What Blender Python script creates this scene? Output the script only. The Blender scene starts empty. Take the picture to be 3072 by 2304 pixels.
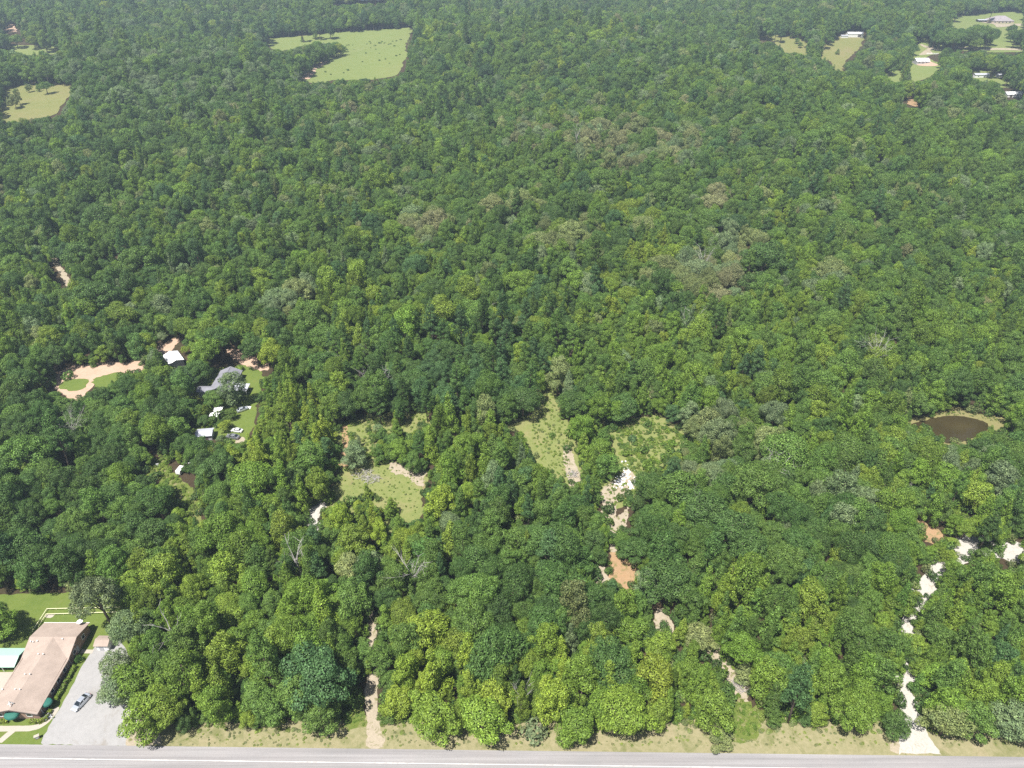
import bpy, bmesh, math, random
import numpy as np
from mathutils import Vector, Matrix
from mathutils.geometry import delaunay_2d_cdt

# ------------------------------------------------------------------ camera, sky, sun, exposure
S = bpy.context.scene
COL = S.collection
CAM_H, PITCH, HALF = 160.0, math.radians(35.0), 0.72
cam = bpy.data.cameras.new('camera')
cam.sensor_width = 36.0
cam.lens = 36.0 / (2 * HALF)
cam.clip_start, cam.clip_end = 1.0, 30000.0
camo = bpy.data.objects.new('camera', cam)
COL.objects.link(camo)
camo.location = (0, 0, CAM_H)
camo.rotation_euler = (math.pi / 2 - PITCH, 0, 0)
S.camera = camo

SUN_EL = math.radians(66.0)
TRAVEL = Vector((0.62, 0.78)).normalized()          # where the light travels to, seen from above
W = bpy.data.worlds.new('World')
S.world = W
W.use_nodes = True
wn = W.node_tree.nodes
sky = wn.new('ShaderNodeTexSky')
sky.sky_type = 'NISHITA'
sky.sun_disc = False
sky.sun_elevation = SUN_EL
sky.sun_rotation = math.atan2(-TRAVEL.x, -TRAVEL.y)
sky.air_density, sky.dust_density = 1.0, 1.5
W.node_tree.links.new(sky.outputs[0], wn['Background'].inputs[0])
wn['Background'].inputs[1].default_value = 0.055
sun = bpy.data.lights.new('sun', 'SUN')
sun.energy = 5.0
sun.angle = math.radians(0.5)
sun.color = (1.0, 0.96, 0.90)
suno = bpy.data.objects.new('sun', sun)
COL.objects.link(suno)
suno.location = (-200, -200, 500)
suno.rotation_euler = Vector((TRAVEL.x * math.cos(SUN_EL), TRAVEL.y * math.cos(SUN_EL), -math.sin(SUN_EL))).to_track_quat('-Z', 'Y').to_euler()
vs = S.view_settings
vs.view_transform, vs.look, vs.exposure, vs.gamma = 'Standard', 'None', 0.95, 1.0
vs.use_curve_mapping = False
cy = S.cycles
cy.max_bounces, cy.diffuse_bounces, cy.glossy_bounces = 4, 2, 2
cy.transmission_bounces, cy.transparent_max_bounces, cy.volume_bounces = 3, 4, 0
cy.caustics_reflective = cy.caustics_refractive = False
cy.use_denoising = False

rng = np.random.default_rng(11)
random.seed(5)

# ------------------------------------------------------------------ places: pixel of the photograph -> point on the ground
F = 1536 / HALF
SN, CS = math.sin(PITCH), math.cos(PITCH)
def smooth(a, b, x):
    t = np.clip((x - a) / (b - a), 0, 1)
    return t * t * (3 - 2 * t)
def terr1(x, y):
    if y <= 360: return 0.0
    t = min(1.0, (y - 360) / 400); k = t * t * (3 - 2 * t)
    return k * (6.0 * math.sin(x / 91 + y / 133 + 0.6) + 5.0 * math.sin(y / 74 - x / 170 + 2.0) + 2.2 * math.sin(x / 39 - y / 47))
def terr(x, y):
    x = np.asarray(x, float); y = np.asarray(y, float)
    k = smooth(360, 760, y)
    return k * (6.0 * np.sin(x / 91 + y / 133 + 0.6) + 5.0 * np.sin(y / 74 - x / 170 + 2.0) + 2.2 * np.sin(x / 39 - y / 47))
def at(px, py, z=None):
    u, v = (px - 1536) / F, (py - 1152) / F
    dx, dy, dz = u, CS - v * SN, -(SN + v * CS)
    zz = 0.0 if z is None else z
    for _ in range(1 if z is not None else 14):
        t = (zz - CAM_H) / dz
        x, y = dx * t, dy * t
        if z is None:
            zz = 0.5 * zz + 0.5 * float(terr(x, y))
    return x, y, (zz if z is None else z)
def proj(x, y, z):
    d = y * CS - (z - CAM_H) * SN
    d = max(d, 1.0)
    return 1536 + x / d * F, 1152 + (-(z - CAM_H) * CS - y * SN) / d * F
ZO = dict(R1=(0, 1728, 2.88), R2=(500, 1728, 2.765), R3=(1250, 1728, 2.765), R4=(1950, 1728, 2.88), R5=(2472, 1728, 2.88),
          R6=(100, 950, 2.765), R7=(850, 1130, 2.91), R8=(1450, 1130, 2.37), S1=(0, 0, 2.88), S2=(700, 0, 2.88), S3=(1400, 0, 2.88),
          S4=(2100, 0, 2.2757), S5=(2500, 1130, 2.766), S6=(0, 600, 2.88), S7=(1200, 400, 2.765), S8=(2000, 400, 2.0634),
          T1=(0, 1820, 6.144), T2=(0, 2034, 6.144), T3=(440, 1000, 5.821), T4=(500, 1230, 7.373), T5=(2500, 20, 3.867),
          T6=(2700, 1180, 5.925), T7=(1800, 2150, 4.424), T8=(780, 1580, 4.424), P=(0, 0, 1))
def Z(tag, pts):
    ox, oy, s = ZO[tag]
    return [(ox + x / s, oy + y / s) for x, y in pts]
def G(tag, x, y, z=None):
    (p,) = Z(tag, [(x, y)])
    return at(p[0], p[1], z)

# ------------------------------------------------------------------ materials
MATS = {}
def nodes_of(name):
    m = bpy.data.materials.new(name)
    m.use_nodes = True
    nt = m.node_tree
    MATS[name] = m
    return m, nt, nt.nodes['Principled BSDF']
def lk(nt, a, b): nt.links.new(a, b)
def noise(nt, scale, detail=4, rough=0.6, vec=None, dist=0.0):
    n = nt.nodes.new('ShaderNodeTexNoise')
    n.inputs['Scale'].default_value, n.inputs['Detail'].default_value, n.inputs['Roughness'].default_value = scale, detail, rough
    n.inputs['Distortion'].default_value = dist
    if vec is None:
        g = nt.nodes.get('geo') or nt.nodes.new('ShaderNodeNewGeometry')
        g.name = 'geo'
        vec = g.outputs['Position']
    lk(nt, vec, n.inputs['Vector'])
    return n.outputs['Fac']
def ramp(nt, fac, stops):
    r = nt.nodes.new('ShaderNodeValToRGB')
    e = r.color_ramp.elements
    while len(e) < len(stops): e.new(0.5)
    for q, (p, c) in zip(e, stops):
        q.position = p
        q.color = (*c, 1) if len(c) == 3 else c
    lk(nt, fac, r.inputs[0])
    return r.outputs[0]
def mixc(nt, fac, a, b, kind='MIX'):
    m = nt.nodes.new('ShaderNodeMix')
    m.data_type, m.blend_type = 'RGBA', kind
    for s, v in ((m.inputs[0], fac), (m.inputs[6], a), (m.inputs[7], b)):
        if hasattr(v, 'is_output'): lk(nt, v, s)
        else: s.default_value = v if not isinstance(v, tuple) else (*v, 1)
    return m.outputs[2]
def bump(nt, bs, h, strength=0.5, dist=0.1):
    b = nt.nodes.new('ShaderNodeBump')
    b.inputs['Strength'].default_value, b.inputs['Distance'].default_value = strength, dist
    lk(nt, h, b.inputs['Height'])
    lk(nt, b.outputs[0], bs.inputs['Normal'])
def ground_mat(name, big, small, bs_, ss_, rough=0.95, bdist=0.08, third=None, ts=0.9, tpos=(0.55, 0.7)):
    """two-scale mottled surface: big patches of one set of colours, overlaid by small ones"""
    m, nt, p = nodes_of(name)
    a = ramp(nt, noise(nt, bs_, 5, 0.65, dist=0.6), big)
    b = ramp(nt, noise(nt, ss_, 6, 0.7), small)
    c = mixc(nt, 0.45, a, b)
    if third:
        c = mixc(nt, ramp(nt, noise(nt, ts, 5, 0.7, dist=1.0), [(tpos[0], (0, 0, 0)), (tpos[1], (1, 1, 1))]), c, third)
    fine = noise(nt, 9.0, 3, 0.7)
    c = mixc(nt, 0.6, c, ramp(nt, fine, [(0.25, (0.35, 0.35, 0.35)), (0.75, (1, 1, 1))]), 'MULTIPLY')
    lk(nt, c, p.inputs['Base Color'])
    p.inputs['Roughness'].default_value = rough
    p.inputs['Specular IOR Level'].default_value = 0.15
    bump(nt, p, noise(nt, 3.5, 5, 0.7), 0.7, bdist)
    return m
def plain(name, col, rough=0.6, metal=0.0, var=0.12, scale=3.0, spec=0.3):
    m, nt, p = nodes_of(name)
    n = noise(nt, scale, 4, 0.6)
    lo, hi = tuple(c * (1 - var) for c in col), tuple(min(1, c * (1 + var)) for c in col)
    lk(nt, ramp(nt, n, [(0.3, lo), (0.7, hi)]), p.inputs['Base Color'])
    p.inputs['Roughness'].default_value, p.inputs['Metallic'].default_value = rough, metal
    p.inputs['Specular IOR Level'].default_value = spec
    return m
ground_mat('litter', [(0.3, (0.035, 0.03, 0.016)), (0.5, (0.06, 0.042, 0.024)), (0.7, (0.045, 0.055, 0.018))],
           [(0.3, (0.03, 0.026, 0.014)), (0.7, (0.10, 0.07, 0.042))], 0.06, 0.7)
ground_mat('verge_grass', [(0.3, (0.30, 0.265, 0.15)), (0.55, (0.25, 0.24, 0.12)), (0.75, (0.34, 0.28, 0.18))],
           [(0.3, (0.20, 0.195, 0.09)), (0.7, (0.42, 0.36, 0.23))], 0.09, 0.9, third=(0.17, 0.18, 0.07), ts=0.22, tpos=(0.5, 0.68))
ground_mat('lawn_grass', [(0.3, (0.10, 0.155, 0.03)), (0.55, (0.14, 0.19, 0.04)), (0.75, (0.17, 0.17, 0.055))],
           [(0.3, (0.09, 0.14, 0.025)), (0.7, (0.17, 0.21, 0.05))], 0.12, 0.8, bdist=0.05)
ground_mat('weedy_grass', [(0.3, (0.15, 0.20, 0.05)), (0.5, (0.21, 0.24, 0.075)), (0.72, (0.30, 0.25, 0.13))],
           [(0.3, (0.13, 0.18, 0.045)), (0.7, (0.29, 0.28, 0.12))], 0.11, 0.7, third=(0.27, 0.20, 0.12), ts=0.2, tpos=(0.6, 0.72))
ground_mat('rough_grass', [(0.3, (0.085, 0.14, 0.022)), (0.6, (0.14, 0.18, 0.035)), (0.75, (0.19, 0.19, 0.05))],
           [(0.3, (0.07, 0.12, 0.02)), (0.7, (0.19, 0.21, 0.055))], 0.2, 0.9, third=(0.26, 0.23, 0.12), ts=0.45, tpos=(0.5, 0.66))
ground_mat('pasture', [(0.3, (0.16, 0.215, 0.062)), (0.5, (0.19, 0.235, 0.07)), (0.7, (0.215, 0.235, 0.085))],
           [(0.3, (0.15, 0.20, 0.055)), (0.7, (0.215, 0.24, 0.085))], 0.012, 0.11)
ground_mat('dry_pasture', [(0.35, (0.17, 0.20, 0.06)), (0.5, (0.21, 0.215, 0.075)), (0.65, (0.26, 0.21, 0.115))],
           [(0.3, (0.16, 0.18, 0.055)), (0.7, (0.24, 0.22, 0.09))], 0.016, 0.12)
ground_mat('sandy_dirt', [(0.3, (0.44, 0.38, 0.29)), (0.7, (0.35, 0.295, 0.215))], [(0.3, (0.28, 0.235, 0.165)), (0.7, (0.50, 0.43, 0.33))], 0.25, 1.4,
           third=(0.17, 0.17, 0.06), ts=0.5, tpos=(0.54, 0.66))
ground_mat('pink_dirt', [(0.3, (0.55, 0.40, 0.30)), (0.7, (0.44, 0.29, 0.20))], [(0.3, (0.42, 0.29, 0.20)), (0.7, (0.58, 0.44, 0.34))], 0.15, 1.1)
ground_mat('orange_dirt', [(0.3, (0.42, 0.26, 0.14)), (0.7, (0.34, 0.23, 0.13))], [(0.3, (0.30, 0.19, 0.10)), (0.7, (0.46, 0.32, 0.20))], 0.3, 1.2,
           third=(0.19, 0.18, 0.07), ts=0.5, tpos=(0.52, 0.64))
ground_mat('white_gravel', [(0.3, (0.50, 0.48, 0.44)), (0.7, (0.43, 0.40, 0.35))], [(0.3, (0.38, 0.355, 0.31)), (0.7, (0.62, 0.60, 0.56))], 0.3, 2.0, third=(0.36, 0.33, 0.25), ts=0.55, tpos=(0.58, 0.70))
ground_mat('grey_gravel', [(0.3, (0.40, 0.39, 0.385)), (0.7, (0.31, 0.305, 0.30))], [(0.3, (0.29, 0.285, 0.28)), (0.7, (0.42, 0.41, 0.40))], 0.1, 0.8, bdist=0.02, third=(0.27, 0.245, 0.215), ts=0.09, tpos=(0.56, 0.72))
ground_mat('concrete', [(0.3, (0.47, 0.42, 0.35)), (0.7, (0.42, 0.38, 0.32))], [(0.3, (0.40, 0.37, 0.32)), (0.7, (0.5, 0.45, 0.38))], 0.3, 2.0, bdist=0.01)
ground_mat('bank_grass', [(0.3, (0.24, 0.21, 0.10)), (0.7, (0.18, 0.20, 0.06))], [(0.3, (0.2, 0.19, 0.07)), (0.7, (0.30, 0.25, 0.13))], 0.15, 0.9)
# asphalt: worn wheel tracks run with the road (x)
m, nt, p = nodes_of('asphalt')
mp = nt.nodes.new('ShaderNodeMapping')
mp.inputs['Scale'].default_value = (0.02, 1.0, 1.0)
g = nt.nodes.new('ShaderNodeNewGeometry'); g.name = 'geo'
lk(nt, g.outputs['Position'], mp.inputs[0])
a = ramp(nt, noise(nt, 1.1, 4, 0.6, vec=mp.outputs[0]), [(0.32, (0.19, 0.185, 0.187)), (0.5, (0.28, 0.27, 0.272)), (0.68, (0.37, 0.36, 0.358))])
b = ramp(nt, noise(nt, 0.08, 5, 0.6), [(0.35, (0.24, 0.232, 0.232)), (0.65, (0.295, 0.272, 0.267))])
lk(nt, mixc(nt, 0.7, mixc(nt, 0.4, a, b), ramp(nt, noise(nt, 7, 3, 0.7), [(0.3, (0.6, 0.6, 0.6)), (0.7, (1, 1, 1))]), 'MULTIPLY'), p.inputs['Base Color'])
p.inputs['Roughness'].default_value = 0.85
p.inputs['Specular IOR Level'].default_value = 0.25
# water
def water_mat(name, col, rough):
    m, nt, p = nodes_of(name)
    lk(nt, ramp(nt, noise(nt, 0.12, 3, 0.5), [(0.3, col), (0.75, tuple(c * 1.5 for c in col))]), p.inputs['Base Color'])
    p.inputs['Roughness'].default_value = rough
    p.inputs['IOR'].default_value = 1.33
    bump(nt, p, noise(nt, 2.5, 3, 0.5), 0.08, 0.02)
water_mat('pond_water', (0.035, 0.028, 0.012), 0.05)
water_mat('lake_water', (0.10, 0.15, 0.18), 0.15)
# leaves: the colour of the tree comes from its own "tint", each leaf clump a little different
def leaf_mat(name, trans=0.2, lo=0.45, hi=1.5):
    m = bpy.data.materials.new(name)
    m.use_nodes = True
    nt = m.node_tree
    nt.nodes.clear()
    MATS[name] = m
    at_ = nt.nodes.new('ShaderNodeAttribute')
    at_.attribute_type, at_.attribute_name = 'INSTANCER', 'tint'
    geo = nt.nodes.new('ShaderNodeNewGeometry'); geo.name = 'geo'
    rp = geo.outputs['Random Per Island']
    v = ramp(nt, rp, [(0.0, (lo, lo, lo)), (0.8, (1.0, 1.0, 1.0)), (1.0, (hi, hi * 0.98, hi * 0.9))])
    c = mixc(nt, 1.0, at_.outputs['Color'], v, 'MULTIPLY')
    # branches of one crown differ slightly from each other
    n2 = ramp(nt, noise(nt, 0.45, 3, 0.6), [(0.3, (0.76, 0.82, 0.82)), (0.7, (1.22, 1.17, 1.08))])
    c = mixc(nt, 1.0, c, n2, 'MULTIPLY')
    d = nt.nodes.new('ShaderNodeBsdfDiffuse')
    t = nt.nodes.new('ShaderNodeBsdfTranslucent')
    gl = nt.nodes.new('ShaderNodeBsdfGlossy')
    gl.inputs['Roughness'].default_value = 0.6
    gl.inputs['Color'].default_value = (0.85, 0.9, 0.8, 1)
    lk(nt, c, d.inputs['Color'])
    lk(nt, mixc(nt, 1.0, c, (1.35, 1.25, 0.6), 'MULTIPLY'), t.inputs['Color'])
    m1 = nt.nodes.new('ShaderNodeMixShader'); m1.inputs[0].default_value = trans
    lk(nt, d.outputs[0], m1.inputs[1]); lk(nt, t.outputs[0], m1.inputs[2])
    m2 = nt.nodes.new('ShaderNodeMixShader'); m2.inputs[0].default_value = 0.02
    lk(nt, m1.outputs[0], m2.inputs[1]); lk(nt, gl.outputs[0], m2.inputs[2])
    o = nt.nodes.new('ShaderNodeOutputMaterial')
    lk(nt, m2.outputs[0], o.inputs[0])
    return m
leaf_mat('leaf')
leaf_mat('needle', 0.15, 0.5, 1.3)
plain('bark', (0.13, 0.10, 0.075), 0.9, var=0.3)
plain('dead_wood', (0.34, 0.32, 0.30), 0.85, var=0.2, scale=1.5)
plain('brown_brush', (0.17, 0.13, 0.09), 0.9, var=0.3)
plain('line_paint', (0.55, 0.54, 0.52), 0.7, var=0.3, scale=0.8)
# shingles: rows across the slope, patchy
def shingle(name, col):
    m, nt, p = nodes_of(name)
    n1 = ramp(nt, noise(nt, 0.35, 4, 0.6), [(0.35, tuple(c * 0.9 for c in col)), (0.65, tuple(c * 1.08 for c in col))])
    w = nt.nodes.new('ShaderNodeTexBrick')
    w.inputs['Scale'].default_value = 2.4
    w.inputs['Color1'].default_value, w.inputs['Color2'].default_value, w.inputs['Mortar'].default_value = (1, 1, 1, 1), (0.88, 0.88, 0.88, 1), (0.72, 0.72, 0.72, 1)
    w.inputs['Mortar Size'].default_value = 0.012
    tc = nt.nodes.new('ShaderNodeNewGeometry')
    mp = nt.nodes.new('ShaderNodeMapping'); mp.inputs['Rotation'].default_value = (0, 0, math.pi / 2)
    lk(nt, tc.outputs['Position'], mp.inputs[0]); lk(nt, mp.outputs[0], w.inputs['Vector'])
    lk(nt, mixc(nt, 1.0, n1, w.outputs[0], 'MULTIPLY'), p.inputs['Base Color'])
    p.inputs['Roughness'].default_value = 0.9
    p.inputs['Specular IOR Level'].default_value = 0.15
shingle('tan_shingle', (0.36, 0.29, 0.245))
shingle('grey_shingle', (0.22, 0.22, 0.25))
shingle('dark_shingle', (0.30, 0.27, 0.28))
def brickm(name, col):
    m, nt, p = nodes_of(name)
    w = nt.nodes.new('ShaderNodeTexBrick')
    w.inputs['Scale'].default_value = 4.0
    w.inputs['Color1'].default_value, w.inputs['Color2'].default_value = (*col, 1), (*(c * 0.75 for c in col), 1)
    w.inputs['Mortar'].default_value = (0.34, 0.30, 0.26, 1)
    tc = nt.nodes.new('ShaderNodeTexCoord')
    mp = nt.nodes.new('ShaderNodeMapping'); mp.inputs['Rotation'].default_value = (math.pi / 2, 0, 0)
    lk(nt, tc.outputs['Object'], mp.inputs[0]); lk(nt, mp.outputs[0], w.inputs['Vector'])
    lk(nt, w.outputs[0], p.inputs['Base Color'])
    p.inputs['Roughness'].default_value = 0.9
brickm('brick', (0.36, 0.21, 0.15))
# ribbed metal roofing
def metal_roof(name, col, rough=0.45):
    m, nt, p = nodes_of(name)
    lk(nt, ramp(nt, noise(nt, 0.5, 4, 0.6), [(0.3, tuple(c * 0.93 for c in col)), (0.7, col)]), p.inputs['Base Color'])
    p.inputs['Roughness'].default_value = rough
metal_roof('white_metal', (0.80, 0.80, 0.80))
metal_roof('mint_metal', (0.34, 0.53, 0.43))
metal_roof('pale_metal', (0.42, 0.43, 0.48))
plain('white_paint', (0.78, 0.78, 0.76), 0.5, var=0.05)
plain('cream_paint', (0.72, 0.70, 0.45), 0.5, var=0.08)
plain('grey_wall', (0.42, 0.42, 0.43), 0.7)
plain('tan_wall', (0.50, 0.42, 0.33), 0.7)
plain('dark_trim', (0.12, 0.10, 0.09), 0.6)
plain('green_canvas', (0.02, 0.12, 0.09), 0.7)
plain('silver_paint', (0.55, 0.58, 0.62), 0.28, 0.6, var=0.03)
plain('grey_paint', (0.24, 0.25, 0.27), 0.3, 0.5, var=0.03)
plain('white_car_paint', (0.75, 0.75, 0.76), 0.3, 0.1, var=0.02)
plain('black_rubber', (0.02, 0.02, 0.02), 0.8)
plain('rim_metal', (0.5, 0.5, 0.52), 0.3, 0.9)
plain('car_glass', (0.015, 0.02, 0.025), 0.08, spec=0.6)
plain('window_glass', (0.03, 0.035, 0.045), 0.1, spec=0.6)
plain('head_lens', (0.8, 0.82, 0.85), 0.15)
plain('tail_lens', (0.4, 0.02, 0.02), 0.25)
plain('iron', (0.03, 0.03, 0.03), 0.6, 0.3)
plain('grey_slat', (0.33, 0.34, 0.38), 0.6)
plain('pole_wood', (0.21, 0.17, 0.13), 0.9)
plain('galvanised', (0.48, 0.50, 0.52), 0.45, 0.5)
plain('rubble_white', (0.72, 0.71, 0.70), 0.9, var=0.15)

# ------------------------------------------------------------------ mesh helpers
class MB:
    def __init__(s): s.v, s.f = [], []
    def add(s, vs, fs):
        o = len(s.v)
        s.v += [tuple(map(float, p)) for p in vs]
        s.f += [tuple(i + o for i in f) for f in fs]
        return s
    def box(s, c, d, rot=None):
        x, y, z = (k / 2 for k in d)
        pts = [Vector(p) for p in ((-x, -y, -z), (x, -y, -z), (x, y, -z), (-x, y, -z), (-x, -y, z), (x, -y, z), (x, y, z), (-x, y, z))]
        if rot is not None: pts = [rot @ p for p in pts]
        c = Vector(c)
        return s.add([p + c for p in pts], [(3, 2, 1, 0), (4, 5, 6, 7), (0, 1, 5, 4), (1, 2, 6, 5), (2, 3, 7, 6), (3, 0, 4, 7)])
    def tube(s, pts, rad, n=7, cap=True):
        pts = [Vector(p) for p in pts]
        rings = []
        for i, p in enumerate(pts):
            d = (pts[min(i + 1, len(pts) - 1)] - pts[max(i - 1, 0)]).normalized()
            u = d.cross(Vector((0.31, 0.9, 0.2))).normalized()
            w = d.cross(u)
            r = rad[i] if isinstance(rad, (list, tuple)) else rad
            rings.append([p + (u * math.cos(2 * math.pi * k / n) + w * math.sin(2 * math.pi * k / n)) * r for k in range(n)])
        vs = [q for r in rings for q in r]
        fs = [(i * n + k, i * n + (k + 1) % n, (i + 1) * n + (k + 1) % n, (i + 1) * n + k) for i in range(len(pts) - 1) for k in range(n)]
        if cap: fs += [tuple(range(n))[::-1], tuple(range((len(pts) - 1) * n, len(pts) * n))]
        return s.add(vs, fs)
    def slab(s, quad, t):
        """a thick plate: quad corners (top face), thickness t downward"""
        q = [Vector(p) for p in quad]
        n = len(q)
        low = [p - Vector((0, 0, t)) for p in q]
        return s.add(q + low, [tuple(range(n)), tuple(range(n, 2 * n))[::-1]] + [(i, n + i, n + (i + 1) % n, (i + 1) % n) for i in range(n)])
    def mesh(s, name, mat, smooth_=False):
        me = bpy.data.meshes.new(name)
        me.from_pydata(s.v, [], s.f)
        me.materials.append(MATS[mat])
        bm = bmesh.new(); bm.from_mesh(me); bmesh.ops.recalc_face_normals(bm, faces=bm.faces); bm.to_mesh(me); bm.free()
        if smooth_: me.shade_smooth()
        return me
    def build(s, name, mat, parent=None, smooth_=False, bev=0.0):
        o = bpy.data.objects.new(name, s.mesh(name, mat, smooth_))
        COL.objects.link(o)
        o.parent = parent
        if bev:
            b = o.modifiers.new('bevel', 'BEVEL'); b.width, b.segments, b.limit_method = bev, 2, 'ANGLE'
        return o
def tag(o, label=None, cat=None, group=None, kind=None):
    for k, v in (('label', label), ('category', cat), ('group', group), ('kind', kind)):
        if v: o[k] = v
    return o
def empty(name, loc, rz=0.0, label=None, cat=None, group=None):
    o = bpy.data.objects.new(name, None)
    COL.objects.link(o)
    o.location, o.rotation_euler = loc, (0, 0, rz)
    o.empty_display_size = 0.5
    return tag(o, label, cat, group)
def npmesh(name, V, Q, mats):
    me = bpy.data.meshes.new(name)
    V = np.ascontiguousarray(V, np.float32); Q = np.ascontiguousarray(Q, np.int32)
    me.vertices.add(len(V)); me.vertices.foreach_set('co', V.ravel())
    me.loops.add(Q.size); me.loops.foreach_set('vertex_index', Q.ravel())
    me.polygons.add(len(Q)); me.polygons.foreach_set('loop_start', np.arange(0, Q.size, Q.shape[1], dtype=np.int32))
    for q in mats: me.materials.append(MATS[q])
    me.update(); me.validate()
    return me

# ragged sheet of ground, draped over the terrain
def wobble(pts, amp, seed, step):
    r = np.random.default_rng(seed)
    P = []
    n = len(pts)
    for i in range(n):
        a, b = np.array(pts[i][:2]), np.array(pts[(i + 1) % n][:2])
        k = max(1, int(np.linalg.norm(b - a) / step))
        for j in range(k): P.append(a + (b - a) * j / k)
    P = np.array(P)
    for _ in range(1):                                       # round the corners
        P = 0.25 * np.roll(P, 1, 0) + 0.5 * P + 0.25 * np.roll(P, -1, 0)
    return P + r.normal(0, amp * 0.6, P.shape) + amp * np.stack([np.sin(P[:, 1] / (step * 3) + seed), np.sin(P[:, 0] / (step * 3.3) + seed * 2)], 1) * 0.6
def sheet(name, pts, mat, z, amp=0.5, step=1.2, grid=None, seed=1, raw=False):
    P = np.array([p[:2] for p in pts]) if raw else wobble(pts, amp, seed, step)
    n = len(P)
    vs = [Vector((float(x), float(y))) for x, y in P]
    inner = []
    if grid:
        lo, hi = P.min(0), P.max(0)
        gx, gy = np.meshgrid(np.arange(lo[0], hi[0], grid), np.arange(lo[1], hi[1], grid))
        q = np.stack([gx.ravel(), gy.ravel()], 1)
        q = q[inside(q, P)]
        inner = [Vector((float(x), float(y))) for x, y in q]
    V, E, Fc, *_ = delaunay_2d_cdt(vs + inner, [], [list(range(n))], 1, 1e-4)
    me = bpy.data.meshes.new(name)
    xy = np.array([(v.x, v.y) for v in V])
    zz = terr(xy[:, 0], xy[:, 1]) + z
    me.from_pydata([(x, y, float(h)) for (x, y), h in zip(xy, zz)], [], [tuple(f) for f in Fc])
    me.materials.append(MATS[mat])
    bm = bmesh.new(); bm.from_mesh(me)
    for f in bm.faces:
        if f.normal.z < 0: f.normal_flip()
    bm.to_mesh(me); bm.free()
    o = bpy.data.objects.new(name, me)
    COL.objects.link(o)
    return tag(o, kind='structure')
def inside(q, P):
    q = np.asarray(q, float); P = np.asarray(P, float)
    x, y = q[:, 0], q[:, 1]
    r = np.zeros(len(q), bool)
    for i in range(len(P)):
        x1, y1 = P[i]; x2, y2 = P[i - 1]
        if y1 == y2: continue
        c = ((y1 > y) != (y2 > y)) & (x < (x2 - x1) * (y - y1) / (y2 - y1) + x1)
        r ^= c
    return r
def gpoly(tag_, pts): return [at(*p) for p in Z(tag_, pts)]

# ------------------------------------------------------------------ the ground
ROAD_SLOPE = math.tan(math.radians(-0.72))
def road_y(x, off): return 84.1 + ROAD_SLOPE * x - off      # off: metres from the far edge of the road towards the camera
xs = np.unique(np.concatenate([np.linspace(-12000, -1500, 8), np.arange(-1500, 1501, 14.0), np.linspace(1500, 12000, 8)]))
ys = np.unique(np.concatenate([np.linspace(-12000, -200, 8), np.arange(-200, 360, 40.0), np.arange(360, 1900, 14.0), np.linspace(1900, 14000, 12)]))
X, Y = np.meshgrid(xs, ys)
fade = 1 - smooth(1900, 3500, Y)
V = np.stack([X.ravel(), Y.ravel(), (terr(X, Y) * fade).ravel()], 1)
i0 = np.arange(len(ys) - 1)[:, None] * len(xs) + np.arange(len(xs) - 1)[None]
Q = np.stack([i0, i0 + 1, i0 + 1 + len(xs), i0 + len(xs)], -1).reshape(-1, 4)
go = bpy.data.objects.new('ground', npmesh('ground', V, Q, ['litter']))
COL.objects.link(go); tag(go, kind='structure')

def strip(x0, x1, o0, o1, n=24):
    xx = np.linspace(x0, x1, n)
    return [(x, road_y(x, o0)) for x in xx] + [(x, road_y(x, o1)) for x in xx[::-1]]
road = sheet('road', strip(-320, 320, 0.0, 13.4), 'asphalt', 0.03, raw=True)
def road_line(name, off, w, x0=-320, x1=320):
    o = sheet(name, strip(x0, x1, off, off + w), 'line_paint', 0.036, raw=True)
    del o['kind']; o.parent = road
    return o
road_line('edge_line', 3.05, 0.16)
road_line('edge_line', 10.3, 0.16)
road_line('centre_line', 6.55, 0.13)
road_line('centre_line', 6.85, 0.13)
verge = sheet('verge', [(x, road_y(x, 1.2)) for x in np.linspace(320, -82, 60)] + [(x, 91.4 + 0.7 * math.sin(x / 7.0) + 0.6 * math.sin(x / 3.1)) for x in np.linspace(-82, 320, 110)], 'verge_grass', 0.012, amp=0.5, step=0.8, seed=3)
sheet('near_verge', strip(-320, 320, 13.4, 19.5), 'verge_grass', 0.012, raw=True)

# the church plot
sheet('lawn', [(-210, 85.3), (-86, 84.9), (-86.5, 92), (-91, 99), (-95, 110), (-98, 121), (-101, 127.5), (-118, 128.5), (-140, 127), (-165, 128), (-210, 126)], 'lawn_grass', 0.008, amp=0.4, step=1.5, seed=5)
sheet('parking_lot', [(-107.5, road_y(-107, -0.03)), (-86.5, road_y(-86, -0.03)), (-87.5, 90), (-90.0, 97), (-94.0, 104), (-99.5, 111.0), (-101.8, 113.2), (-107.0, 112.9), (-107.4, 108), (-107.5, 98)], 'grey_gravel', 0.016, amp=0.16, step=1.0, seed=7)
sheet('gravel_apron', [(-88.0, road_y(-88, -0.03)), (-79.0, road_y(-79, -0.03)), (-81.0, 87.5), (-83.0, 90.5), (-84.5, 94.5), (-87.5, 95.0), (-88.5, 91)], 'sandy_dirt', 0.020, amp=0.4, step=0.8, seed=9)
sheet('gravel_patch', gpoly('R1', [(1060, 1290), (1090, 1180), (1150, 1115), (1200, 1200), (1180, 1310), (1110, 1350)]), 'white_gravel', 0.026, amp=0.3, step=0.6, seed=10)
sheet('carport_yard', [(-170, 93), (-122.5, 93.2), (-122.5, 103.8), (-170, 103.8)], 'concrete', 0.016, amp=0.12, step=1.2, seed=12)
sheet('walkway', [(-150, 88.55), (-111.5, 88.55), (-109.6, 89.1), (-108.2, 90.6), (-107.5, 93.2), (-107.5, 94.6), (-108.9, 94.6), (-109.0, 91.9), (-110.2, 90.3), (-112, 89.9), (-150, 89.9)], 'concrete', 0.020, amp=0.03, step=0.6, seed=13)
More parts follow.
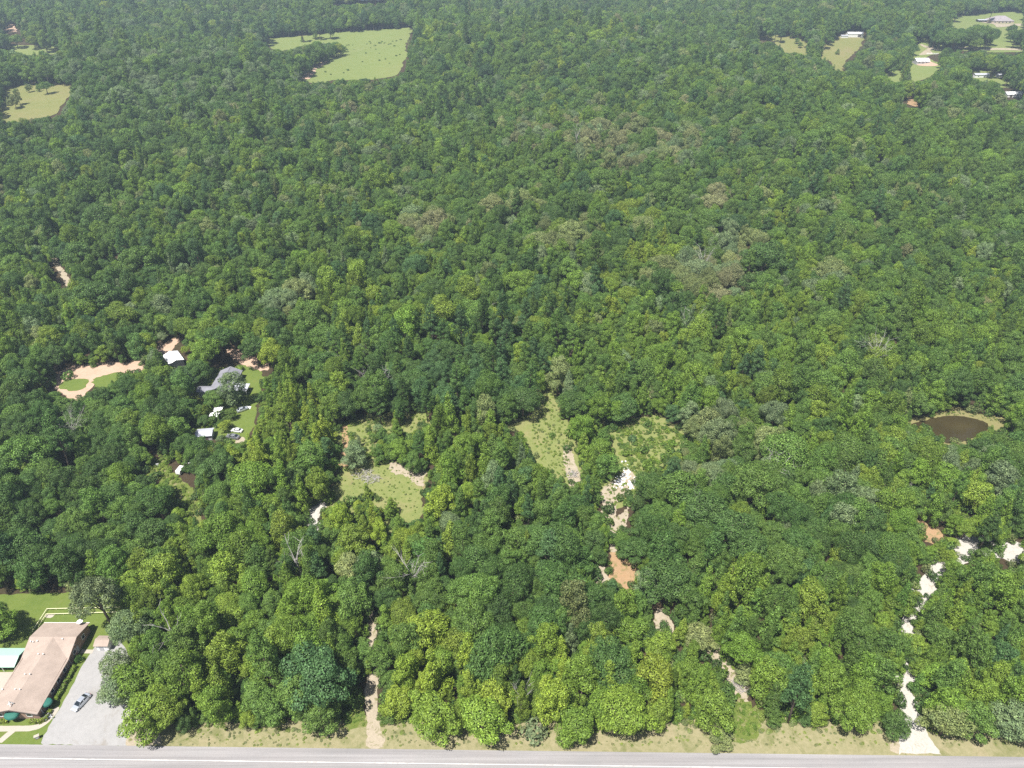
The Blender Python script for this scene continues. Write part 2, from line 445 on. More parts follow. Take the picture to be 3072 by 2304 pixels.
sheet('walkway', [(-117.9, 85.9), (-116.3, 85.9), (-114.7, 88.6), (-116.4, 88.6)], 'concrete', 0.023, raw=True)
sheet('walkway', [(-110.0, 109.0), (-106.9, 108.9), (-106.9, 110.0), (-110.0, 110.1)], 'concrete', 0.024, raw=True)
sheet('concrete_pad', gpoly('T1', [(835, 205), (850, 140), (1010, 130), (985, 190), (940, 210)]), 'concrete', 0.020, amp=0.1, step=0.5, seed=14)

# tracks, drives, clearings (seen as open ground; the sheets run on under the trees in front of them)
sheet('dirt_track', [at(*p) for p in Z('R2', [(1655, 1425), (1810, 1425), (1765, 1240), (1752, 1080), (1760, 960), (1755, 800), (1750, 640), (1740, 480), (1725, 300), (1720, 180), (1665, 180), (1662, 300), (1660, 480), (1672, 640), (1662, 800), (1645, 980), (1655, 1080), (1658, 1240)])], 'sandy_dirt', 0.018, amp=0.35, step=0.8, seed=21)
sheet('rough_grass', gpoly('R2', [(1450, 1270), (1560, 1060), (1600, 960), (1660, 980), (1655, 1250)]), 'rough_grass', 0.017, amp=0.5, step=0.8, seed=22)
sheet('dirt_track', gpoly('R4', [(470, 640), (600, 600), (660, 730), (760, 790), (850, 1080), (880, 1180), (960, 1240), (700, 1260), (700, 1000), (650, 860), (560, 760)]), 'sandy_dirt', 0.018, amp=0.5, step=0.8, seed=23)
sheet('rough_grass', gpoly('R4', [(640, 1420), (600, 1250), (690, 980), (760, 1060), (860, 1100), (1000, 1200), (940, 1400)]), 'rough_grass', 0.024, amp=0.6, step=0.8, seed=24)
sheet('dirt_patch', gpoly('R4', [(30, 330), (80, 270), (150, 340), (220, 420), (200, 560), (60, 540)]), 'sandy_dirt', 0.018, amp=0.4, step=0.8, seed=25)
cl = [(2762, 2262), (2738, 2205), (2738, 2140), (2712, 2070), (2716, 2000), (2722, 1920), (2730, 1850), (2768, 1775), (2812, 1715), (2872, 1662), (2925, 1632), (3000, 1642), (3090, 1672), (3200, 1700)]
wd = [5.0, 3.2, 2.4, 2.0, 2.0, 2.0, 2.2, 2.3, 2.6, 3.4, 4.0, 4.6, 5.0, 5.0]
c3 = [np.array(at(*p)[:2]) for p in cl]
L_, R_ = [], []
for i, p in enumerate(c3):
    d = c3[min(i + 1, len(c3) - 1)] - c3[max(i - 1, 0)]
    d = d / np.linalg.norm(d)
    nrm = np.array([-d[1], d[0]])
    L_.append(tuple(p + nrm * wd[i])); R_.append(tuple(p - nrm * wd[i]))
sheet('gravel_drive', L_ + R_[::-1], 'white_gravel', 0.022, amp=0.35, step=0.9, seed=26)
sheet('gravel_patch', gpoly('R5', [(560, 1520), (590, 1420), (720, 1400), (760, 1500), (740, 1525)]), 'sandy_dirt', 0.020, amp=0.35, step=0.6, seed=27)
sheet('dirt_patch', gpoly('S5', [(640, 1190), (740, 1190), (830, 1250), (910, 1290), (900, 1400), (760, 1380), (660, 1260)]), 'orange_dirt', 0.020, amp=0.4, step=0.8, seed=28)
sheet('clearing', gpoly('R7', [(470, 400), (560, 370), (700, 330), (860, 330), (1000, 300), (1260, 290), (1290, 420), (1200, 520), (1100, 700), (1250, 820), (1250, 960), (1220, 1140), (1160, 1300), (1000, 1380), (700, 1340), (500, 1300), (380, 1120), (420, 960), (480, 860), (340, 760), (480, 720)]), 'weedy_grass', 0.016, amp=1.0, step=1.3, seed=31)
sheet('sandy_patch', gpoly('R7', [(190, 1150), (290, 1090), (370, 1050), (400, 1090), (340, 1170), (300, 1240), (310, 1340), (240, 1330), (170, 1270)]), 'white_gravel', 0.020, amp=0.5, step=0.8, seed=32)
sheet('dirt_patch', gpoly('R7', [(900, 790), (960, 740), (1000, 760), (1100, 800), (1250, 830), (1240, 940), (1180, 950), (1080, 870), (980, 860)]), 'sandy_dirt', 0.022, amp=0.7, step=0.8, seed=33)
sheet('dirt_patch', gpoly('R7', [(505, 430), (565, 430), (560, 560), (575, 780), (450, 830), (340, 760), (520, 760)]), 'orange_dirt', 0.022, amp=0.4, step=0.8, seed=34)
sheet('clearing', gpoly('R8', [(320, 300), (360, 100), (530, 70), (540, 300), (760, 260), (900, 320), (1230, 270), (1400, 360), (1470, 460), (1320, 600), (1250, 760), (1050, 860), (960, 960), (800, 900), (640, 800), (540, 760), (330, 600), (280, 420), (150, 300)]), 'weedy_grass', 0.016, amp=1.0, step=1.3, seed=35)
sheet('dirt_track', gpoly('R8', [(590, 470), (640, 560), (690, 700), (680, 800), (610, 780), (580, 640), (560, 500)]), 'sandy_dirt', 0.022, amp=0.4, step=0.8, seed=36)
sheet('dirt_track', gpoly('R8', [(840, 790), (920, 740), (1060, 640), (1090, 780), (960, 880), (930, 1000), (1040, 920), (1000, 1080), (930, 1180), (960, 1240), (870, 1250), (850, 1000)]), 'sandy_dirt', 0.023, amp=0.5, step=0.8, seed=37)
sheet('dirt_patch', gpoly('R8', [(900, 1220), (1010, 1290), (1100, 1340), (1130, 1460), (1100, 1620), (1010, 1600), (920, 1500), (900, 1400)]), 'orange_dirt', 0.022, amp=0.5, step=0.8, seed=38)
sheet('dirt_patch', gpoly('R8', [(800, 1320), (860, 1320), (860, 1410), (930, 1440), (900, 1540), (810, 1500)]), 'sandy_dirt', 0.020, amp=0.4, step=0.8, seed=39)
# the homestead
sheet('dirt_yard', gpoly('R6', [(150, 520), (230, 450), (330, 395), (480, 400), (650, 380), (760, 380), (910, 360), (1000, 300), (1060, 220), (1190, 170), (1230, 190), (1140, 300), (1050, 440), (900, 460), (560, 500), (520, 570), (430, 620), (400, 700), (300, 700), (180, 600)]), 'pink_dirt', 0.016, amp=0.6, step=1.2, seed=41)
sheet('rough_grass', gpoly('R6', [(205, 590), (270, 515), (400, 515), (470, 530), (450, 560), (430, 600), (330, 625)]), 'lawn_grass', 0.022, amp=0.5, step=1.0, seed=42)
sheet('rough_grass', gpoly('R6', [(480, 520), (600, 480), (720, 455), (800, 500), (600, 640), (520, 580)]), 'lawn_grass', 0.023, amp=0.5, step=1.0, seed=43)
sheet('dirt_patch', gpoly('R6', [(1600, 270), (1690, 270), (1820, 320), (1960, 400), (1970, 440), (1880, 450), (1780, 410), (1640, 350)]), 'pink_dirt', 0.021, amp=0.5, step=1.0, seed=44)
sheet('lawn', gpoly('R6', [(1300, 640), (1420, 460), (1560, 420), (1760, 400), (1900, 430), (1900, 640), (1860, 720), (1830, 900), (1780, 1040), (1650, 1060), (1500, 1020), (1350, 1000), (1300, 800)]), 'lawn_grass', 0.016, amp=0.6, step=1.2, seed=45)
sheet('dirt_patch', gpoly('R6', [(1660, 1010), (1700, 990), (1760, 1010), (1740, 1050), (1680, 1050)]), 'sandy_dirt', 0.022, amp=0.4, step=0.7, seed=46)
sheet('rough_grass', gpoly('R6', [(900, 1300), (1000, 1230), (1050, 1130), (1110, 1160), (1110, 1280), (1200, 1310), (1300, 1390), (1360, 1500), (1400, 1680), (1420, 1800), (1260, 1760), (1210, 1520), (1160, 1440), (1020, 1360)]), 'rough_grass', 0.018, amp=0.6, step=1.0, seed=47)
sheet('dirt_track', gpoly('S6', [(420, 440), (470, 470), (510, 530), (550, 620), (605, 690), (640, 760), (600, 780), (545, 700), (500, 620), (450, 530)]), 'sandy_dirt', 0.02, amp=0.5, step=1.5, seed=48, grid=8)
# pond
sheet('pond_bank', gpoly('T6', [(150, 500), (400, 370), (700, 340), (880, 270), (960, 220), (1060, 230), (1100, 300), (1500, 360), (1900, 430), (2020, 600), (2060, 780), (1800, 980), (1400, 1020), (900, 1040), (400, 900), (120, 700)]), 'bank_grass', 0.012, amp=0.6, step=1.0, seed=51)
sheet('pond', gpoly('T6', [(190, 540), (560, 438), (850, 400), (1130, 408), (1350, 456), (1570, 530), (1560, 640), (1400, 760), (1150, 870), (900, 900), (600, 820), (320, 700)]), 'pond_water', 0.03, amp=0.3, step=1.0, seed=52)
# fields far off
sheet('field', gpoly('S2', [(240, 338), (420, 327), (780, 290), (1150, 262), (1560, 236), (1530, 300), (1500, 380), (1480, 430), (1510, 480), (1470, 560), (1400, 660), (1200, 690), (900, 690), (740, 720), (560, 710), (400, 460), (300, 400)]), 'pasture', 0.25, amp=1.6, step=5, grid=14, seed=61)
sheet('dirt_patch', gpoly('S2', [(570, 690), (680, 585), (720, 560), (800, 525), (815, 545), (720, 600), (690, 640), (660, 690)]), 'pink_dirt', 0.36, amp=1.2, step=4, grid=14, seed=62)
sheet('field', gpoly('S1', [(0, 800), (60, 765), (200, 730), (420, 722), (600, 725), (610, 800), (570, 880), (480, 990), (330, 1040), (220, 1060), (0, 1060)]), 'dry_pasture', 0.25, amp=1.6, step=5, grid=14, seed=63)
sheet('field', gpoly('S1', [(-60, 396), (310, 390), (500, 400), (490, 470), (230, 480), (-60, 450)]), 'pasture', 0.25, amp=1.6, step=6, grid=14, seed=64)
sheet('dirt_patch', gpoly('S1', [(30, 215), (110, 205), (150, 275), (30, 275)]), 'pink_dirt', 0.3, amp=1.5, step=5, grid=14, seed=65)
sheet('field', gpoly('S4', [(400, 225), (700, 250), (960, 235), (1130, 250), (1110, 310), (1070, 350), (990, 410), (980, 490), (910, 490), (900, 420), (720, 380), (580, 370), (520, 290), (410, 260)]), 'dry_pasture', 0.25, amp=1.6, step=5, grid=14, seed=66)
sheet('field', gpoly('S4', [(1700, 112), (2000, 86), (2300, 78), (2300, 360), (2000, 360), (1740, 345), (1530, 390), (1600, 420), (1660, 450), (1570, 520), (1480, 560), (1260, 580), (1250, 480), (1420, 480), (1440, 380), (1500, 300), (1480, 200), (1700, 200)]), 'pasture', 0.25, amp=1.6, step=5, grid=14, seed=67)
sheet('field', gpoly('S4', [(1860, 480), (2160, 480), (2220, 600), (2040, 600), (1860, 560)]), 'pasture', 0.25, amp=1.4, step=5, grid=14, seed=68)
sheet('dirt_road', gpoly('S4', [(1500, 300), (1540, 312), (1600, 330), (1800, 322), (1960, 330), (2260, 338), (2260, 350), (1960, 345), (1780, 335), (1560, 345), (1600, 372), (1480, 378), (1560, 330), (1510, 318)]), 'sandy_dirt', 0.37, amp=0.6, step=4, grid=14, seed=69)
sheet('dirt_yard', gpoly('S4', [(1470, 440), (1570, 400), (1575, 425), (1640, 445), (1610, 455), (1500, 452)]), 'pink_dirt', 0.38, amp=0.6, step=4, grid=14, seed=70)
sheet('dirt_yard', gpoly('S4', [(1890, 135), (1990, 132), (1995, 160), (2080, 165), (2260, 160), (2260, 172), (2080, 185), (2030, 190), (2000, 165), (1920, 155)]), 'sandy_dirt', 0.38, amp=0.8, step=5, grid=14, seed=71)
sheet('dirt_patch', gpoly('S4', [(1405, 660), (1430, 655), (1500, 705), (1490, 735), (1420, 715)]), 'orange_dirt', 0.3, amp=0.8, step=3, grid=14, seed=72)
sheet('lake', gpoly('S2', [(850, 22), (930, 12), (1080, 4), (1240, -6), (1320, -4), (1300, 8), (1180, 6), (1000, 16)]), 'lake_water', 0.6, amp=1.5, step=8, grid=14, seed=73)
#@@PART2@@
# ------------------------------------------------------------------ tree shapes
def leaf_quads(C, N, size, r):
    """one small leaf spray (a rhombic quad) at each centre C, facing about N"""
    n = len(C)
    u = np.cross(N, r.normal(size=(n, 3)))
    u /= np.linalg.norm(u, axis=1, keepdims=True) + 1e-9
    w = np.cross(N, u)
    s = (size * r.uniform(0.6, 1.35, n))[:, None]
    a, b = u * s * 0.62, w * s * 0.44
    V = np.stack([C - a, C + b * 1.0 - a * 0.1, C + a, C - b * 0.9 + a * 0.15], 1).reshape(-1, 3)
    return V, np.arange(4 * n).reshape(-1, 4)
def crown_from_lobes(lobes, per_m2, size, r, out=1.0, flat=0.0):
    Cs, Ns = [], []
    LC = np.array([l[0] for l in lobes]); LR = np.array([l[1] for l in lobes])
    for i, (c, rad) in enumerate(lobes):
        c, rad = np.array(c), np.array(rad)
        area = 4 * math.pi * ((rad[0] * rad[1]) ** 1.6 + 2 * (rad[0] * rad[2]) ** 1.6) ** (1 / 1.6) / 3 ** (1 / 1.6)
        n = max(20, int(area * per_m2))
        d = r.normal(size=(n, 3)); d /= np.linalg.norm(d, axis=1, keepdims=True)
        k = r.uniform(0.72, 1.06, n)[:, None]
        p = c + d * rad * k
        q = np.linalg.norm((p[:, None] - LC[None]) / LR[None], axis=2)
        q[:, i] = 9
        ok = (q.min(1) > 0.7) & ((d[:, 2] > -0.55) | (r.random(n) < 0.35))
        p, d = p[ok], d[ok]
        nn = d * out + r.normal(size=d.shape) * 0.45 + np.array([0, 0, flat])
        nn /= np.linalg.norm(nn, axis=1, keepdims=True)
        Cs.append(p); Ns.append(nn)
    C, N = np.concatenate(Cs), np.concatenate(Ns)
    return leaf_quads(C, N, size, r)
def shape_oak(r):
    R, H = 5.0, 12.5
    lobes = [((0, 0, 8.2), (3.5, 3.5, 2.9))]
    for k in range(30):
        a = k * 2.399 + r.uniform(-.3, .3)
        e = math.acos(1 - (k + 0.5) / 30 * 1.12)
        rr = R * 0.80 * r.uniform(.85, 1.08)
        rad = r.uniform(1.0, 1.75)
        lobes.append(((rr * math.sin(e) * math.cos(a), rr * math.sin(e) * math.sin(a), 6.6 + 4.5 * math.cos(e) * r.uniform(.85, 1.1)), (rad, rad, rad * r.uniform(.7, .9))))
    return R, H, lobes, 24, 0.25, [(0, 0, 0), (0.1, 0.1, 3.2), (0.2, -0.2, 6.5), (0.1, 0.2, 9.5)], [0.38, 0.3, 0.22, 0.1]
def shape_elm(r):
    R, H = 3.6, 11.5
    lobes = [((0, 0, 6.8), (2.2, 2.2, 3.2))]
    for k in range(24):
        a = k * 2.399 + r.uniform(-.5, .5)
        t = (k + 0.5) / 24
        z = 3.2 + 7.4 * t
        prof = R * 0.78 * (math.sin(math.pi * min(1, 0.18 + 0.82 * t)) ** 0.6)
        rad = r.uniform(0.85, 1.45)
        rr = prof * r.uniform(.75, 1.15)
        lobes.append(((rr * math.cos(a), rr * math.sin(a), z + r.uniform(-.5, .5)), (rad, rad, rad * r.uniform(.75, 1.05))))
    return R, H, lobes, 25, 0.24, [(0, 0, 0), (0.1, 0, 3), (-0.1, 0.1, 6), (0, 0, 9)], [0.26, 0.2, 0.14, 0.06]
def shape_gum(r):
    R, H = 2.6, 12.5
    lobes = [((0, 0, 6.0), (1.3, 1.3, 3.6)), ((0, 0, 11.3), (0.65, 0.65, 1.25))]
    for k in range(30):
        a = k * 2.399 + r.uniform(-.4, .4)
        t = (k + 0.5) / 30
        z = 1.8 + 9.2 * t
        prof = R * 0.86 * (1 - t) ** 0.62 * (0.75 + 0.25 * min(1, t * 6))
        rad = (0.95 - 0.4 * t) * r.uniform(.8, 1.3)
        rr = prof * r.uniform(.7, 1.1)
        lobes.append(((rr * math.cos(a), rr * math.sin(a), z + r.uniform(-.3, .3)), (rad, rad, rad * r.uniform(.8, 1.15))))
    return R, H, lobes, 26, 0.225, [(0, 0, 0), (0.05, 0, 4), (0, 0.05, 8), (0, 0, 12)], [0.2, 0.15, 0.1, 0.03]
def shape_pine(r):
    R, H = 3.0, 15.5
    lobes = [((0, 0, 15.0), (0.7, 0.7, 0.9))]
    for k in range(34):
        a = k * 2.399 + r.uniform(-.5, .5)
        t = (k + 0.5) / 34
        z = 6.5 + 8.2 * t
        prof = R * 0.85 * (1 - 0.72 * t ** 1.4)
        rad = r.uniform(0.55, 0.95)
        rr = prof * r.uniform(.45, 1.1)
        lobes.append(((rr * math.cos(a), rr * math.sin(a), z + r.uniform(-.3, .3) + 0.12 * rr), (rad * 1.15, rad * 1.15, rad * .7)))
    return R, H, lobes, 28, 0.21, [(0, 0, 0), (0.1, 0, 5), (0, 0.1, 10), (0, 0, 15)], [0.24, 0.2, 0.14, 0.05]
def shape_bush(r):
    R, H = 1.5, 2.3
    lobes = [((0, 0, 1.0), (1.0, 1.0, 0.8))]
    for k in range(9):
        a = k * 2.399
        rad = r.uniform(.45, .75)
        rr = r.uniform(.3, 1.0)
        lobes.append(((rr * math.cos(a), rr * math.sin(a), r.uniform(.6, 1.7)), (rad, rad, rad * .85)))
    return R, H, lobes, 14.0, 0.28, [(0, 0, 0), (0, 0, 1.2)], [0.05, 0.02]
SHAPES = dict(oak=(shape_oak, 8), elm=(shape_elm, 9), gum=(shape_gum, 7), pine=(shape_pine, 4), bush=(shape_bush, 4))
TREE = {}                                                    # kind -> list of (crown mesh, trunk mesh)
proto_col = bpy.data.collections.new('forest_kinds')         # not linked: only the scatter reads it
IDX = {}
pi = 0
for kind, (fn, nvar) in SHAPES.items():
    TREE[kind] = []
    for v in range(nvar):
        r = np.random.default_rng(100 + v * 7 + len(kind) * 31)
        R, H, lobes, per, size, tp, tr = fn(r)
        if kind in ('oak', 'elm', 'gum'):                    # no two crowns alike: lopsided, with bites and stray limbs
            am = dict(oak=.16, elm=.2, gum=.14)[kind]
            ph, a2 = r.uniform(0, 6.28, 3), r.uniform(.4, 1.0, 3) * am
            out_ = []
            for c, rad in lobes:
                th = math.atan2(c[1], c[0])
                k = 1 + a2[0] * math.sin(th + ph[0]) + a2[1] * math.sin(2 * th + ph[1]) + a2[2] * math.sin(3 * th + ph[2] + c[2] * .4)
                dz = am * 1.6 * math.sin(th + ph[1]) * (c[2] / H) + r.normal(0, .22)
                if len(out_) > 6 and r.random() < .12: continue
                q = r.uniform(.7, 1.22)
                out_.append(((c[0] * k + r.normal(0, .12), c[1] * k + r.normal(0, .12), c[2] + dz), tuple(v * q for v in rad)))
            lobes = out_
        Vc, Qc = crown_from_lobes(lobes, per, size, r, flat=0.25 if kind != 'pine' else 0.1)
        mat = 'needle' if kind == 'pine' else 'leaf'
        cm = npmesh(kind + '_crown', Vc, Qc, [mat])
        tb = MB().tube(tp, tr, 6)
        if kind != 'bush':
            for k in range(5):                               # limbs
                l = lobes[1 + (k * 5) % (len(lobes) - 1)][0]
                z0 = tp[1][2] * 0.9 + k * 0.5
                tb.tube([(0.05, 0.05, z0), (l[0] * .5, l[1] * .5, (z0 + l[2]) / 2 + 0.2), l], [tr[1] * .5, tr[1] * .33, 0.03], 5)
        tm = tb.mesh(kind + '_trunk', 'bark', True)
        TREE[kind].append((cm, tm, R, H))
        # joined mesh for the far scatter
        tv = np.array(tb.v); quads = [f for f in tb.f if len(f) == 4]
        Qj = np.concatenate([Qc, np.array(quads) + len(Vc)])
        jm = npmesh(kind + '_tree_mass', np.concatenate([Vc, tv]), Qj, [mat, 'bark'])
        mi = np.zeros(len(Qj), np.int32); mi[len(Qc):] = 1
        jm.polygons.foreach_set('material_index', mi)
        jo = bpy.data.objects.new('%03d_%s' % (pi, kind), jm)
        proto_col.objects.link(jo)
        IDX[(kind, v)] = pi
        pi += 1

# ------------------------------------------------------------------ open ground that the photograph shows (trees keep clear of it)
OPEN = [
    Z('R1', [(190, 235), (330, 195), (500, 215), (690, 195), (735, 250), (790, 330), (880, 400), (985, 380), (900, 480), (955, 510), (930, 640), (905, 680), (870, 880), (890, 1040), (950, 1085), (1100, 1110), (1190, 1120), (1205, 1230), (1180, 1400), (1160, 1440), (0, 1440), (0, 650), (170, 600), (185, 400)]),
    Z('R2', [(1640, 860), (1720, 840), (1770, 960), (1740, 1080), (1760, 1240), (1820, 1400), (1500, 1400), (1480, 1240), (1570, 1080), (1590, 990)]),
    Z('R2', [(1672, 300), (1712, 300), (1732, 480), (1690, 500), (1662, 430)]),
    Z('R4', [(50, 330), (90, 290), (190, 400), (150, 430), (80, 400)]),
    Z('R4', [(480, 645), (600, 625), (640, 740), (740, 800), (830, 1080), (850, 1140), (930, 1160), (910, 1350), (790, 1370), (665, 1300), (695, 1000), (665, 800), (570, 740)]),
    Z('R5', [(590, 1420), (720, 1340), (735, 1200), (670, 1080), (650, 980), (700, 930), (760, 1010), (825, 1100), (795, 1180), (860, 1300), (1000, 1400), (1040, 1530), (560, 1520)]),
    Z('R5', [(690, 350), (740, 350), (755, 470), (700, 450)]), Z('R5', [(680, 820), (710, 820), (715, 880), (690, 880)]),
    Z('S5', [(750, 1650), (820, 1560), (900, 1550), (880, 1650)]), Z('R5', [(845, 0), (940, 0), (920, 60), (890, 120), (850, 110)]),
    Z('S5', [(1050, 1490), (1080, 1380), (1160, 1340), (1240, 1370), (1150, 1440)]),
    Z('S5', [(1390, 1380), (1582, 1395), (1582, 1560), (1450, 1530), (1400, 1460)]),
    Z('S5', [(715, 1215), (740, 1205), (890, 1290), (865, 1345), (815, 1345)]),
    Z('R7', [(450, 960), (530, 890), (600, 840), (760, 795), (900, 795), (960, 770), (1090, 805), (1225, 845), (1215, 960), (1185, 1130), (1110, 1230), (1000, 1160), (960, 1030), (900, 1130), (870, 1080), (780, 1000), (700, 1010), (620, 1065), (560, 1055), (440, 1035)]),
    Z('R7', [(490, 410), (540, 385), (620, 420), (700, 365), (760, 400), (680, 475), (640, 470), (560, 440)]),
    Z('R7', [(520, 430), (555, 430), (558, 780), (530, 770)]), Z('R7', [(692, 480), (755, 560), (785, 620), (760, 770), (725, 640)]),
    Z('R7', [(885, 360), (955, 345), (950, 380), (900, 400)]), Z('R7', [(1135, 335), (1215, 310), (1262, 380), (1180, 400), (1090, 470), (1040, 365)]),
    Z('R7', [(210, 1150), (290, 1105), (370, 1065), (385, 1100), (330, 1160), (250, 1215)]), Z('R7', [(255, 1230), (295, 1225), (288, 1275), (255, 1265)]),
    Z('R8', [(370, 125), (515, 95), (515, 200), (490, 280), (540, 310), (620, 315), (600, 480), (585, 520), (605, 560), (655, 640), (650, 730), (585, 710), (560, 640), (445, 615), (365, 500), (335, 420), (295, 375), (245, 375), (180, 315), (325, 315), (375, 260)]),
    Z('R8', [(940, 345), (1000, 355), (1080, 345), (1105, 295), (1230, 305), (1375, 375), (1430, 430), (1430, 480), (1300, 520), (1240, 630), (1000, 635), (945, 560), (935, 400)]),
    Z('R8', [(855, 780), (910, 765), (945, 645), (1055, 660), (1050, 780), (980, 845), (900, 855), (862, 930), (855, 860)]),
    Z('R8', [(925, 975), (1030, 940), (985, 1035), (945, 1070)]),
    Z('R8', [(910, 1250), (1000, 1305), (1075, 1345), (1105, 1440), (1090, 1500), (1050, 1425), (915, 1415)]), Z('R8', [(815, 1335), (848, 1335), (840, 1420), (900, 1440), (820, 1440)]),
    Z('R6', [(165, 520), (240, 455), (330, 405), (480, 415), (650, 395), (730, 395), (895, 375), (910, 415), (720, 450), (640, 480), (560, 560), (430, 600), (385, 645), (330, 655), (195, 590)]),
    Z('R6', [(1065, 232), (1180, 185), (1205, 200), (1165, 262), (1240, 325), (1160, 402), (1098, 310), (1080, 270)]),
    Z('R6', [(1625, 285), (1680, 285), (1795, 322), (1785, 368), (1740, 378), (1645, 340)]),
    Z('R6', [(1370, 640), (1375, 570), (1470, 575), (1500, 520), (1450, 490), (1530, 450), (1640, 440), (1740, 460), (1760, 440), (1940, 420), (1960, 440), (1880, 470), (1885, 560), (1850, 640), (1840, 720), (1800, 900), (1750, 1020), (1610, 1020), (1600, 980), (1690, 940), (1720, 900), (1715, 770), (1770, 740), (1820, 650), (1780, 580), (1560, 600), (1430, 660)]),
    Z('R6', [(1370, 935), (1500, 905), (1470, 1000), (1400, 970)]), Z('R6', [(1510, 755), (1570, 750), (1560, 785), (1500, 815), (1480, 795)]),
    Z('R6', [(930, 1295), (1000, 1250), (1050, 1150), (1090, 1180), (1100, 1280), (1190, 1320), (1290, 1400), (1345, 1500), (1375, 1630), (1300, 1630), (1225, 1500), (1200, 1400), (1040, 1310)]),
    Z('R6', [(1190, 1235), (1260, 1235), (1260, 1295), (1190, 1295)]), Z('R6', [(1000, 1190), (1035, 1190), (1035, 1225), (1005, 1225)]),
    Z('S6', [(455, 525), (500, 532), (540, 620), (588, 690), (560, 718), (522, 660)]),
    Z('T6', [(240, 505), (400, 405), (700, 365), (880, 295), (1050, 255), (1090, 325), (1500, 385), (1850, 445), (1950, 560), (1985, 720), (1880, 700), (1700, 520), (1540, 545), (1400, 600), (1300, 660), (1280, 760), (1100, 790), (930, 850), (835, 855), (790, 690), (600, 590), (560, 560), (260, 530)]),
    Z('S2', [(280, 337), (780, 292), (1540, 240), (1500, 300), (1470, 400), (1480, 480), (1440, 600), (1350, 650), (900, 668), (740, 690), (590, 685), (680, 600), (800, 540), (1025, 460), (1015, 390), (880, 322), (800, 357), (730, 326), (640, 348), (480, 410), (345, 415), (330, 370)]),
    Z('S1', [(20, 800), (60, 770), (200, 737), (420, 732), (590, 732), (590, 800), (560, 860), (480, 960), (330, 990), (220, 1008), (100, 1028), (10, 1010), (40, 930)]),
    Z('S1', [(0, 400), (300, 395), (300, 435), (240, 458), (190, 420), (0, 420)]), Z('S1', [(370, 402), (488, 408), (470, 446)]), Z('S1', [(42, 218), (105, 212), (148, 272), (42, 268)]),
    Z('S4', [(425, 240), (600, 257), (700, 272), (715, 348), (605, 350), (560, 290), (440, 262)]),
    Z('S4', [(880, 285), (960, 240), (1015, 215), (1110, 215), (1110, 255), (1080, 300), (1060, 340), (980, 400), (970, 460), (932, 458), (930, 400), (855, 370), (872, 320)]),
    Z('S4', [(1735, 117), (2000, 92), (2060, 85), (2212, 87), (2212, 182), (2045, 195), (2075, 215), (2080, 270), (2212, 335), (2212, 350), (2000, 350), (1960, 330), (1900, 330), (1760, 322), (1560, 318), (1500, 300), (1520, 270), (1560, 250), (1535, 305), (1800, 316), (1950, 310), (2040, 290), (2035, 190), (1990, 160), (1890, 150), (1770, 185), (1735, 180)]),
    Z('S4', [(1525, 320), (1600, 340), (1615, 378), (1575, 395), (1575, 425), (1640, 447), (1565, 470), (1550, 510), (1480, 538), (1455, 495), (1475, 455), (1470, 380), (1530, 370)]),
    Z('S4', [(1280, 480), (1370, 485), (1365, 530), (1320, 545)]), Z('S4', [(1872, 485), (1975, 490), (1975, 525), (1880, 525)]), Z('S4', [(2035, 500), (2070, 500), (2070, 540), (2040, 540)]), Z('S4', [(2075, 560), (2130, 560), (2130, 585), (2075, 585)]),
    Z('S4', [(2100, 640), (2212, 640), (2212, 668), (2100, 668)]), Z('S4', [(1412, 670), (1425, 665), (1485, 708), (1478, 720), (1420, 700)]),
    Z('S2', [(850, 22), (930, 12), (1080, 4), (1200, 0), (1300, 0), (1300, 8), (1180, 8), (1000, 18)]),
]
MK = 4
mask = np.zeros((2304 // MK, 3072 // MK), bool)
for poly in OPEN:
    P = np.array(poly)
    x0, x1 = max(0, int(P[:, 0].min() / MK)), min(mask.shape[1], int(P[:, 0].max() / MK) + 2)
    y0, y1 = max(0, int(P[:, 1].min() / MK)), min(mask.shape[0], int(P[:, 1].max() / MK) + 2)
    gx, gy = np.meshgrid(np.arange(x0, x1), np.arange(y0, y1))
    q = np.stack([gx.ravel() * MK + MK / 2, gy.ravel() * MK + MK / 2], 1)
    mask[y0:y1, x0:x1] |= inside(q, P).reshape(gx.shape)
def is_open(x, y, z):
    px, py = proj(x, y, z)
    i, j = int(py // MK), int(px // MK)
    return 0 <= i < mask.shape[0] and 0 <= j < mask.shape[1] and mask[i, j]
grown = mask.copy()                                          # a small margin round the open ground
for a_ in (-1, 0, 1):
    for b_ in (-2, -1, 0, 1, 2):
        grown[1:-1, 2:-2] |= mask[1 + a_:mask.shape[0] - 1 + a_, 2 + b_:mask.shape[1] - 2 + b_]
SAT = np.zeros((mask.shape[0] + 1, mask.shape[1] + 1), np.int32)
SAT[1:, 1:] = np.cumsum(np.cumsum(grown, 0), 1)
def any_open(x0, x1, y0, y1):
    j0, j1 = max(0, int(x0 / MK)), min(mask.shape[1], int(x1 / MK) + 1)
    i0, i1 = max(0, int(y0 / MK)), min(mask.shape[0], int(y1 / MK) + 1)
    return j1 > j0 and i1 > i0 and SAT[i1, j1] - SAT[i0, j1] - SAT[i1, j0] + SAT[i0, j0] > 0
